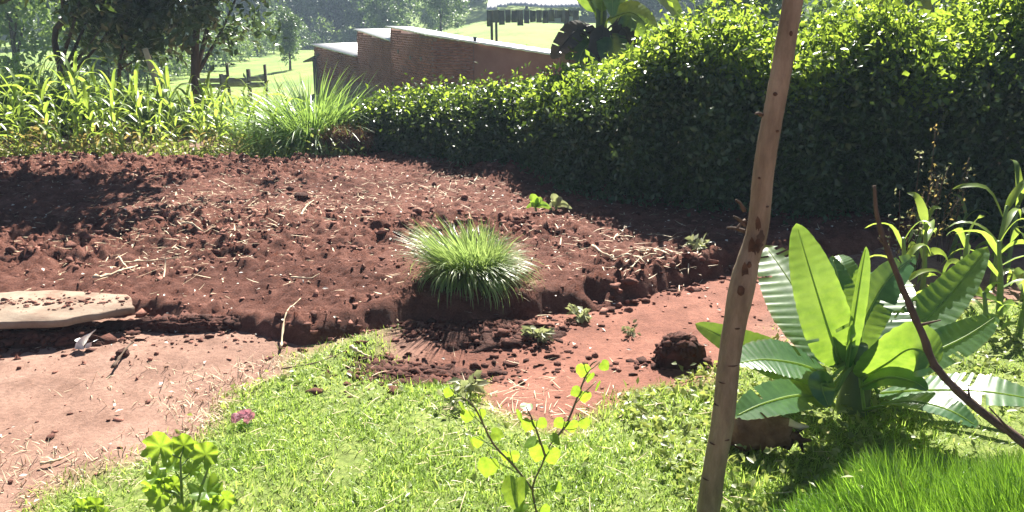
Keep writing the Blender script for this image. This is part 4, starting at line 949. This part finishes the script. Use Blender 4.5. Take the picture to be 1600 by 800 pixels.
# bananas behind the hedge
def bspecs(q): return [(L3(*a[0]), a[1], a[2], dict(a[3]) if len(a) > 3 else {}) for a in q]
b1 = P(935, 200, 10.6); b1[2] = float(G0(b1[0], b1[1]))
banana('banana_plant', 'dark banana plant with drooping dead leaves behind the low hedge', b1, .12, 1.75, bspecs([
 (((925, 40, 10.5), (900, 48, 10.3), (880, 70, 10.15), (862, 92, 10.05)), .30, (-.3, -1, .4), dict(mt='bandead', roll=.15, tear=.15)),
 (((935, 60, 10.4), (918, 70, 10.2), (905, 95, 10.1), (900, 135, 10.05)), .40, (-.2, -1, .2), dict(roll=.25, tear=.3)),
 (((945, 50, 10.4), (955, 60, 10.2), (960, 90, 10.1), (962, 130, 10.05)), .38, (.2, -1, .2), dict(roll=.25, tear=.3)),
 (((950, 30, 10.5), (985, 20, 10.3), (1010, 40, 10.2), (1020, 75, 10.1)), .40, (.4, -.9, .5), dict(roll=.3)),
 (((940, 20, 10.5), (950, -40, 10.4), (955, -20, 10.1), (958, 28, 10.0)), .30, (.1, -1, .3), dict(roll=.3)),
 (((945, 10, 10.6), (985, -30, 10.6), (1030, -10, 10.5), (1072, 42, 10.4)), .42, (.6, -.8, .6), {}),
 (((930, 20, 10.6), (905, -40, 10.7), (880, -60, 10.7), (850, -50, 10.7)), .40, (-.4, -.8, .6), {}),
 (((940, 10, 10.7), (930, -80, 10.9), (915, -170, 11), (890, -230, 11.2)), .42, (-.2, -1, .2), {}),
 (((945, 10, 10.7), (970, -80, 11), (1000, -150, 11.2), (1050, -190, 11.4)), .42, (.3, -1, .3), {}),
 (((955, 40, 10.4), (975, 45, 10.3), (985, 80, 10.2), (980, 140, 10.1)), .28, (.2, -1, .1), dict(mt='bandead', roll=.2, tear=.15)),
 (((930, 45, 10.4), (905, 60, 10.3), (890, 95, 10.2), (885, 140, 10.1)), .26, (-.2, -1, .1), dict(mt='bandead', roll=.2, tear=.15)),
 (((940, 40, 10.4), (940, 60, 10.2), (935, 100, 10.1), (938, 160, 10.0)), .28, (0, -1, .1), dict(mt='bandead', roll=.2, tear=.15)),
 (((930, 60, 10.3), (915, 85, 10.2), (925, 115, 10.1), (930, 150, 10.1)), .2, (0, -1, .1), dict(mt='bandead', roll=.15, tear=.15)),
 (((945, 60, 10.3), (985, 50, 10.3), (1005, 80, 10.2), (1000, 120, 10.1)), .22, (.2, -1, .1), dict(mt='bandead', roll=.15, tear=.15))]))
b2 = P(1420, 200, 10.6); b2[2] = float(G0(b2[0], b2[1]))
banana('banana_plant', 'banana plant showing a broad leaf through the hedge notch at upper right', b2, .11, 1.7, bspecs([
 (((1420, 40, 10.5), (1410, 0, 10.3), (1425, 10, 10.1), (1450, 42, 9.9)), .5, (.1, -1, .3), {}),
 (((1420, 30, 10.6), (1460, -20, 10.4), (1510, -10, 10.2), (1550, 20, 10.1)), .42, (.4, -.8, .6), {}),
 (((1415, 20, 10.6), (1390, -60, 10.6), (1350, -90, 10.5), (1310, -80, 10.4)), .42, (-.4, -.8, .6), {}),
 (((1420, 20, 10.7), (1430, -90, 10.9), (1450, -170, 11.2), (1480, -230, 11.5)), .42, (.2, -1, .2), {}),
 (((1415, 40, 10.5), (1395, 10, 10.3), (1372, 5, 10.2), (1350, 30, 10.1)), .4, (-.3, -.9, .5), {})]))

# ------------------------------------------------------------------ trees near left
def crown(c, rad, nclump, per, L, g, low=None, sq=.5):
    d = norm(g.normal(size=(nclump, 3))); r = g.random(nclump) ** .42
    cc = np.array(c) + d * r[:, None] * np.array(rad) * (1 + .18 * g.normal(size=(nclump, 1)))
    if low is not None: cc[:, 2] = np.maximum(cc[:, 2], low + g.random(nclump) * .3)
    i = np.repeat(np.arange(nclump), per); k = len(i)
    sp = np.mean(rad) * .105
    pos = cc[i] + g.normal(size=(k, 3)) * sp
    Ls = g.uniform(.7, 1.25, k) * L
    return leaves(pos, Ls, Ls * sq * g.uniform(.8, 1.15, k), .5, .2, .6, g), cc
def tree(name, label, base, trunk_px, r, cc, rad, nclump, per, L, seed, mt='treeleaf', group=None, low=None):
    g = np.random.default_rng(seed); b = np.array(base, float); root = thing(name, label, 'tree', b, group)
    pts = [b - [0, 0, .1]] + list(trunk_px) + [np.array(cc)]
    p_ = smoothpath(pts, 16); gs = [tube(p_, np.linspace(r, r * .35, 16), 9, .06, seed=seed)]
    cr, cl = crown(cc, rad, nclump, per, L, g, low)
    for k in range(9):
        s = p_[g.integers(6, 14)]; e_ = cl[g.integers(0, len(cl))]; gs.append(tube(smoothpath([s, (s + e_) / 2 + [0, 0, -.05 * np.linalg.norm(e_ - s)], e_], 7), np.linspace(r * .4, r * .08, 7), 6, .08, seed=k))
    part('trunk', merge(gs), M['bark'], root, True)
    o = part('crown', cr, M[mt], root); tag(o, kind='stuff')
    return root
tb = P(309, 168, 15.6); tb[2] = float(G0(tb[0], tb[1]))
tree('broadleaf_tree', 'dark broadleaf tree with a straight bare trunk standing in the maize', tb, [P(308, 165, 15.6), P(305, 90, 15.6), P(310, 20, 15.6)], .105, (tb[0] + .45, 15.6, 2.7), (1.5, 1.2, 1.75), 170, 26, .17, 4, low=1.05)
tb2 = P(97, 165, 15.0); tb2[2] = float(G0(tb2[0], tb2[1]))
tree('broadleaf_tree', 'dark wide tree at upper left with low spreading crown', tb2, [P(98, 165, 15.0), P(96, 110, 15.0), P(90, 40, 15.1)], .09, (tb2[0] + 1.15, 15.2, 2.3), (1.35, 1.2, 1.6), 150, 26, .17, 8, low=.9)
tb3 = P(188, 165, 15.4); tb3[2] = float(G0(tb3[0], tb3[1]))
tree('broadleaf_tree', 'slim dark tree between the two larger dark trees at left', tb3, [P(188, 165, 15.4), P(187, 100, 15.4), P(200, 30, 15.4)], .05, (tb3[0] + .3, 15.5, 2.1), (1.0, .8, 1.35), 130, 30, .16, 9, low=.86)
tb4 = np.array([-8.6, 10.6, 0.0]); tb4[2] = float(G0(tb4[0], tb4[1]))
tree('broadleaf_tree', 'tree standing outside the left edge whose crown shades the far left soil', tb4, [(-8.5, 10.5, .9), (-8.0, 10.2, 1.8)], .12, (-5.0, 9.75, 2.75), (2.5, 1.25, .7), 420, 24, .17, 21, low=2.12)
# leaning stake
a = P(270, 168, 13.2); b = P(232, 92, 13.0); a[2] = float(G0(a[0], a[1])) - .1
tag(part('leaning_stake', tube(smoothpath([a, (a + b) / 2, b + (b - a) * .12], 8), np.linspace(.05, .04, 8), 8, .05), M['straw'], None, True, a), 'pale pole leaning over the maize between the dark trees', 'pole')

# ------------------------------------------------------------------ plank fence before the meadow
def fence():
    Yf = 21.0
    q = [P(x, 120, Yf)[0] for x in (300, 346, 356, 388, 415)]; z = float(G0(q[2], Yf))
    root = thing('plank_fence', 'low weathered plank fence with thin posts before the bright meadow', 'fence', (q[2], Yf, z))
    for x, top, w_ in [(q[0], 118, .07), (q[1], 116, .10), (q[2], 98, .06), (q[3], 108, .09), (q[4], 101, .05)]:
        zt = P(0, top, Yf)[2]; part('post', box((x, Yf, (z + zt) / 2 - .05), (w_, .07, zt - z + .1), jit=.006), M['bark'], root)
    for x0, x1, y0, y1 in [(q[0], q[1], 122, 129), (q[0], q[1], 131, 137), (q[1], q[2], 117, 138), (q[2], q[3], 121, 135), (q[3], q[4], 119, 127), (q[3], q[4], 129, 136)]:
        za, zb = P(0, y0, Yf)[2], P(0, y1, Yf)[2]; part('plank', box(((x0 + x1) / 2, Yf - .055, (za + zb) / 2), (abs(x1 - x0) - .02, .025, za - zb), jit=.006), M['greywood'], root)
fence()

# ------------------------------------------------------------------ brick building
def building():
    Cn = np.array([P(677, 100, 22.0)[0], 22.0]); A1 = np.array([P(612, 100, 25.9)[0], 25.9]); A2 = np.array([P(560, 100, 29.2)[0], 29.2]); A3 = np.array([P(492, 100, 31.0)[0], 31.0])
    R1 = np.array([P(740, 100, 21.7)[0], 21.7]); R2 = np.array([P(868, 100, 21.0)[0], 21.0])
    zb = -1.6
    def zt(x, y, Yd): return P(x, y, Yd)[2]
    root = thing('brick_building', 'low red brick building with stepped sloping iron roofs behind the hedge', 'building', (Cn[0], Cn[1], zb))
    back = np.array([1.9, 4.6])                         # the block's depth
    def wall(a, b, za, zc, nm, mt, th=.2):
        d = norm(b - a); nn = np.array([-d[1], d[0]]);  nn = nn if np.dot(nn, back) > 0 else -nn
        q = [a, b, b + nn * th, a + nn * th]; V = [[*p_, zb] for p_ in q] + [[q[0][0], q[0][1], za], [q[1][0], q[1][1], zc], [q[2][0], q[2][1], zc], [q[3][0], q[3][1], za]]
        F = np.array([[0, 1, 2, 3], [4, 7, 6, 5], [0, 4, 5, 1], [1, 5, 6, 2], [2, 6, 7, 3], [3, 7, 4, 0]])
        return part(nm, (np.array(V), F, None), M[mt], root), d, -nn
    segs = [('wall', A1, Cn, zt(612, 43, 25.9), zt(677, 57, 22.0), 'mortar'), ('wall', Cn, R1, zt(677, 57, 22.0), zt(740, 66, 21.7), 'mortar'), ('wall', A2, A1, zt(560, 47, 29.2), zt(612, 64, 25.9), 'mortar'), ('wall', A3, A2, zt(492, 70, 31), zt(560, 88, 29.2), 'mortar')]
    bw, bh, bt = .215, .068, .03
    bme = []
    gb = np.random.default_rng(3)
    for v in range(4):
        V, F, _ = box((0, 0, 0), (bw - .012, bt, bh - .012), jit=.003, g=gb); m_ = mesh('brick', V, F)
        mt = plain('brick_%d' % v, [(.3, np.array((.145, .048, .038)) * (0.85 + .15 * v)), (.7, np.array((.25, .090, .070)) * (.85 + .15 * v))], 5, .9, .15, .5, .01, bscale=25); m_.materials.append(mt); bme.append(m_)
    n_ind = 0; rest = []
    for nm, a, b, za, zc, mt in segs:
        wl, d, out = wall(a, b, za, zc, nm, mt)
        ln = np.linalg.norm(b - a); rz = math.atan2(d[1], d[0]); row = 0; z = -.55
        while z < max(za, zc):
            s = (bw / 2 if row % 2 else 0) + bw * .5
            if row % 2 and z + bh < min(za, zc) - .02:
                for s_ in (bw * .25, ln - bw * .25):
                    c = a + d * s_ + out * (.012 - bt * .5 + .004); rest.append(box((c[0], c[1], z + bh / 2), (bw / 2 - .012, bt, bh - .012), rz, .003, gb))
            while s < ln - bw * .45:
                top = za + (zc - za) * s / ln
                if z + bh < top - .02:
                    c = a + d * s + out * (.012 + gb.normal() * .002 - bt * .5 + .004)
                    if n_ind < 300 and mt == 'mortar':
                        o = bpy.data.objects.new('brick', bme[int(gb.integers(0, 4))]); C.objects.link(o); o.parent = wl
                        o.location = [float(v) for v in (np.array([c[0], c[1], z + bh / 2]) - WOFF[root.name])]; o.rotation_euler = (0, 0, rz); n_ind += 1
                    else: rest.append(box((c[0], c[1], z + bh / 2), (bw - .012, bt, bh - .012), rz, .003, gb))
                s += bw
            z += bh; row += 1
    o = part('brickwork', merge(rest), M['brick'], root); tag(o, kind='stuff')
    wall(R1 + [.005, 0], R2, zt(740, 66, 21.7), zt(868, 87, 21.0), 'plastered_wall', 'mudwall')
    # far sides
    wall(R2, R2 + back, zt(868, 87, 21.0), zt(868, 87, 21.0), 'side_wall', 'mudwall'); 
    # putlog holes, their inner shade painted as dark blocks
    for (x, y) in [(623, 80), (659, 92), (642, 90), (590, 84)]:
        pt = P(x, y, 24.0 + (677 - x) * .055 - 1.6); dd = norm(Cn - A1); t = 0
        r_ = ray(x, y); u, v = r_[0], r_[1]; den = u * dd[1] - v * dd[0]; tt = (A1[0] * dd[1] - A1[1] * dd[0]) / den; pt = np.array([0, 0, CAM_H]) + r_ * tt
        part('putlog_hole_shade', box(pt, (.09, .06, .09), math.atan2(dd[1], dd[0])), M['oldiron'], root)
    def roof(front, depth, nm='roof', th=.03, over=.12, mt='iron'):
        f_ = [np.array(p_, float) for p_ in front]; n = 60
        pts = smoothpath(f_, n) if len(f_) > 2 else smoothpath(f_, n); dv = np.array([depth[0], depth[1], depth[2]]); m = 2
        od = norm(dv) * over; cor = .02 * np.abs(np.sin(np.linspace(0, 34 * pi, n)))[:, None] * np.array([0, 0, 1.])
        top = np.concatenate([pts - od + cor, pts + dv + cor]); bot = top - [0, 0, th]
        V = np.vstack([top, bot]); j = np.arange(n - 1); Q = [np.stack([j, j + 1, n + j + 1, n + j], -1), np.stack([2 * n + j + 1, 2 * n + j, 3 * n + j, 3 * n + j + 1], -1), np.stack([2 * n + j, 2 * n + j + 1, j + 1, j], -1), np.stack([n + j, n + j + 1, 3 * n + j + 1, 3 * n + j], -1)]
        Q.append(np.array([[0, n, 3 * n, 2 * n], [n - 1, 3 * n - 1, 4 * n - 1, 2 * n - 1]])); return part(nm, (V, np.concatenate(Q), None), M[mt], root)
    def pt(x, y, Yd): return P(x, y, Yd)
    roof([pt(603, 41, 26.4), pt(640, 48, 24.1), pt(677, 56, 21.95), pt(740, 66, 21.65), pt(872, 86.5, 20.95)], (.4, 3.4, -.08))
    roof([pt(556, 45.5, 29.4), pt(611.5, 63, 25.95)], (1.2, 2.6, -.03))
    roof([pt(490, 69, 31.2), pt(559, 87, 29.25)], (1.2, 2.6, -.03), over=.2)
    roof([pt(477, 96, 30.9), pt(500, 84.5, 30.8)], (1.6, 3.0, .1), 'lean_to_roof', mt='oldiron')
    part('post', tube(np.array([[*P(491, 100, 30.8)[:2], zb], P(491, 90, 30.8)]), .07, 8), M['bark'], root)
    part('chimney_stub', box(P(742, 62, 22.2), (.09, .09, .14)), M['oldiron'], root)
building()
# open shed
def shed():
    Ys = 33.0; x0, x1 = P(760, 20, Ys)[0], P(905, 20, Ys)[0]; zg = float(G0((x0 + x1) / 2, Ys)); zt = P(0, 15, Ys)[2]
    root = thing('open_shed', 'open shed with sagging iron roof and dark hanging sheets on the slope', 'shed', (x0, Ys, zg)); g = np.random.default_rng(5)
    n = 9; wd = (x1 - x0) / n
    for i in range(n):
        xa = x0 + i * wd; k = 12; u = np.linspace(0, 1, k); zc = zt + .06 * sin(i * .9) + .14 * sin(pi * i / n)
        X_ = xa + u * wd * 1.04; cor = .008 * np.sin(u * 5 * pi)
        f_ = np.stack([X_, np.full(k, Ys - .25), zc + cor], -1); b_ = np.stack([X_, np.full(k, Ys + 3.2), zc + cor + .42 + g.normal() * .02], -1)
        V = np.vstack([f_, b_, f_ - [0, 0, .02], b_ - [0, 0, .02]]); j = np.arange(k - 1)
        part('roof_sheet', (V, np.concatenate([np.stack([j, j + 1, k + j + 1, k + j], -1), np.stack([2 * k + j + 1, 2 * k + j, 3 * k + j, 3 * k + j + 1], -1), np.stack([2 * k + j, 2 * k + j + 1, j + 1, j], -1)]), None), M['iron'], root)
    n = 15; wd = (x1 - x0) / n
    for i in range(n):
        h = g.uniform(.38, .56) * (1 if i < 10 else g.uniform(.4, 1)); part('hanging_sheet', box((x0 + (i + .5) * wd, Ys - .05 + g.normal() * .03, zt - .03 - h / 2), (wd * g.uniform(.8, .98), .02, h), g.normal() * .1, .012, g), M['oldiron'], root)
    for x_, y_, r_ in [(775, Ys, .05), (885, Ys, .11), (765, Ys + 3, .06), (895, Ys + 3, .06)]:
        xx = P(x_, 40, Ys)[0]; part('post', tube(np.array([[xx, y_, zg - .2], [xx + .02, y_, zg + 1.2], [xx, y_, zt - .02]]), r_, 8, .05), M['bark'], root, True)
shed()

# ------------------------------------------------------------------ far bushes and trees
def proto_tree(H, rad, L, seed, mt, bushy):
    g = np.random.default_rng(seed); cc = (0, 0, H * (.5 if bushy else .58))
    cr, cl = crown(cc, (rad, rad, H * (.5 if bushy else .46)), 110 if not bushy else 40, 30, L, g, low=.15 if bushy else .5, sq=.6)
    gs = [tube(smoothpath([[0, 0, -.4], [.1, 0, H * .3], [0, .1, H * .8]], 8), np.linspace(H * .022, H * .006, 8), 7, .05)]
    for k in range(6 if not bushy else 3):
        e_ = cl[g.integers(0, len(cl))]; s = np.array([.05, .03, H * g.uniform(.2, .6)]); gs.append(tube(smoothpath([s, (s + e_) / 2, e_], 5), np.linspace(H * .009, H * .002, 5), 5))
    t = mesh('trunk', *merge(gs)[:3], smooth=True); t.materials.append(M['bark']); c = mesh('crown', *cr); c.materials.append(M[mt]); return t, c
TP = [proto_tree(9, 2.6, .44, 1, 'fartree', False), proto_tree(11, 2.2, .42, 2, 'fartree', False), proto_tree(8, 3.2, .38, 3, 'fartree', False), proto_tree(10, 2.8, .44, 4, 'bush', False)]
BP = [proto_tree(2.0, 1.25, .20, 5, 'fartree', True), proto_tree(2.4, 1.5, .20, 6, 'bush', True), proto_tree(1.6, 1.3, .16, 7, 'bush', True)]
def put(pr, nm, x, y, sc, label, cat, group, rz, extra=0):
    o = thing(nm, label, cat, (x, y, float(G0(x, y)) - .05), group); o.scale = (sc, sc, sc); o.rotation_euler = (0, 0, rz)
    for n_, m_ in (('trunk', pr[0]), ('crown', pr[1])):
        q = bpy.data.objects.new(n_, m_); C.objects.link(q); q.parent = o
        if n_ == 'crown': q['kind'] = 'stuff'
    return o
g = np.random.default_rng(77)
def bx_(px, Yd): return float(P(px, 60, Yd)[0])
# bushes along the upper edge of the meadow
for i, (px, Yd, s) in enumerate([(225, 38, .9), (255, 41, .8), (290, 44, .9), (318, 47, 1.0), (345, 52, .9), (372, 57, 1.0), (400, 62, .8), (425, 66, 1.0), (455, 70, .8), (480, 73, .9), (500, 76, 1.1), (525, 76, .9), (335, 62, 1.5), (365, 70, 1.2), (545, 78, 1.1), (190, 36, 1.2)]):
    put(BP[i % 3], 'bush', bx_(px, Yd), Yd, s * 1.05, 'rounded pale green bush along the upper edge of the far meadow', 'bush', 'bushes along the meadow', g.uniform(0, 6))
# hillside trees
k = 0
for Yr, dx in ((80, 55), (92, 60), (106, 60), (125, 62)):
    for px in np.arange(-80, 1250, dx):
        X_ = px + g.normal() * 14; Yd = Yr + g.normal() * 3
        if 690 < X_ < 900 and Yr < 90: continue
        put(TP[int(g.integers(0, 4))], 'hillside_tree', bx_(X_, Yd), Yd, g.uniform(.75, 1.15), 'hazy bluish tree on the far hillside beyond the meadow', 'tree', 'trees on the far hillside', g.uniform(0, 6))
for i, px in enumerate(np.arange(-60, 1240, 44)):
    Yd = 84 + g.normal() * 4; X_ = px + g.normal() * 10
    if 700 < X_ < 880: Yd += 14
    put(BP[i % 3], 'bush', bx_(X_, Yd), Yd, g.uniform(1.5, 2.3), 'dense dark undergrowth bush at the foot of the hillside trees', 'bush', 'undergrowth below the hillside trees', g.uniform(0, 6))
# nearer single ones
put(TP[1], 'slender_tree', bx_(450, 44), 44, .30, 'slender tree standing alone on the bright meadow', 'tree', None, 1.0)
put(BP[1], 'bush', bx_(835, 31), 31, .62, 'wispy grey-green bush below the open shed', 'bush', None, 2.0)
put(TP[2], 'leafy_tree', bx_(690, 62), 62, .55, 'low leafy tree with pale crown above the brick building roof', 'tree', None, 3.0)
put(TP[0], 'leafy_tree', bx_(600, 66), 66, .6, 'dark leafy tree behind the highest brick building roof', 'tree', None, 4.0)
put(TP[3], 'leafy_tree', bx_(20, 30), 30, .6, 'hazy blue-grey tree at the top left corner', 'tree', None, 5.0)
put(TP[0], 'leafy_tree', bx_(160, 34), 34, .6, 'pale tree behind the dark spreading crown at left', 'tree', None, 1.5)
put(TP[2], 'leafy_tree', bx_(1180, 22), 22, .6, 'dark tree rising behind the tall hedge near the pole', 'tree', None, 2.5)
put(TP[0], 'leafy_tree', bx_(1500, 24), 24, .6, 'dark tree rising behind the tall hedge at right', 'tree', None, 2.9)

# ------------------------------------------------------------------ haze
V, F, _ = box((0, 100, 12.5), (480, 340, 33)); me = mesh('haze', V, F)
def hz(n, out):
    v = n.nodes.new('ShaderNodeVolumePrincipled'); v.inputs['Color'].default_value = (.62, .80, 1, 1); v.inputs['Density'].default_value = .0017; v.inputs['Anisotropy'].default_value = 0
    n.links.new(v.outputs[0], out.inputs[1])
me.materials.append(mat('haze', hz)); ho = bpy.data.objects.new('haze', me); C.objects.link(ho); tag(ho, kind='stuff')
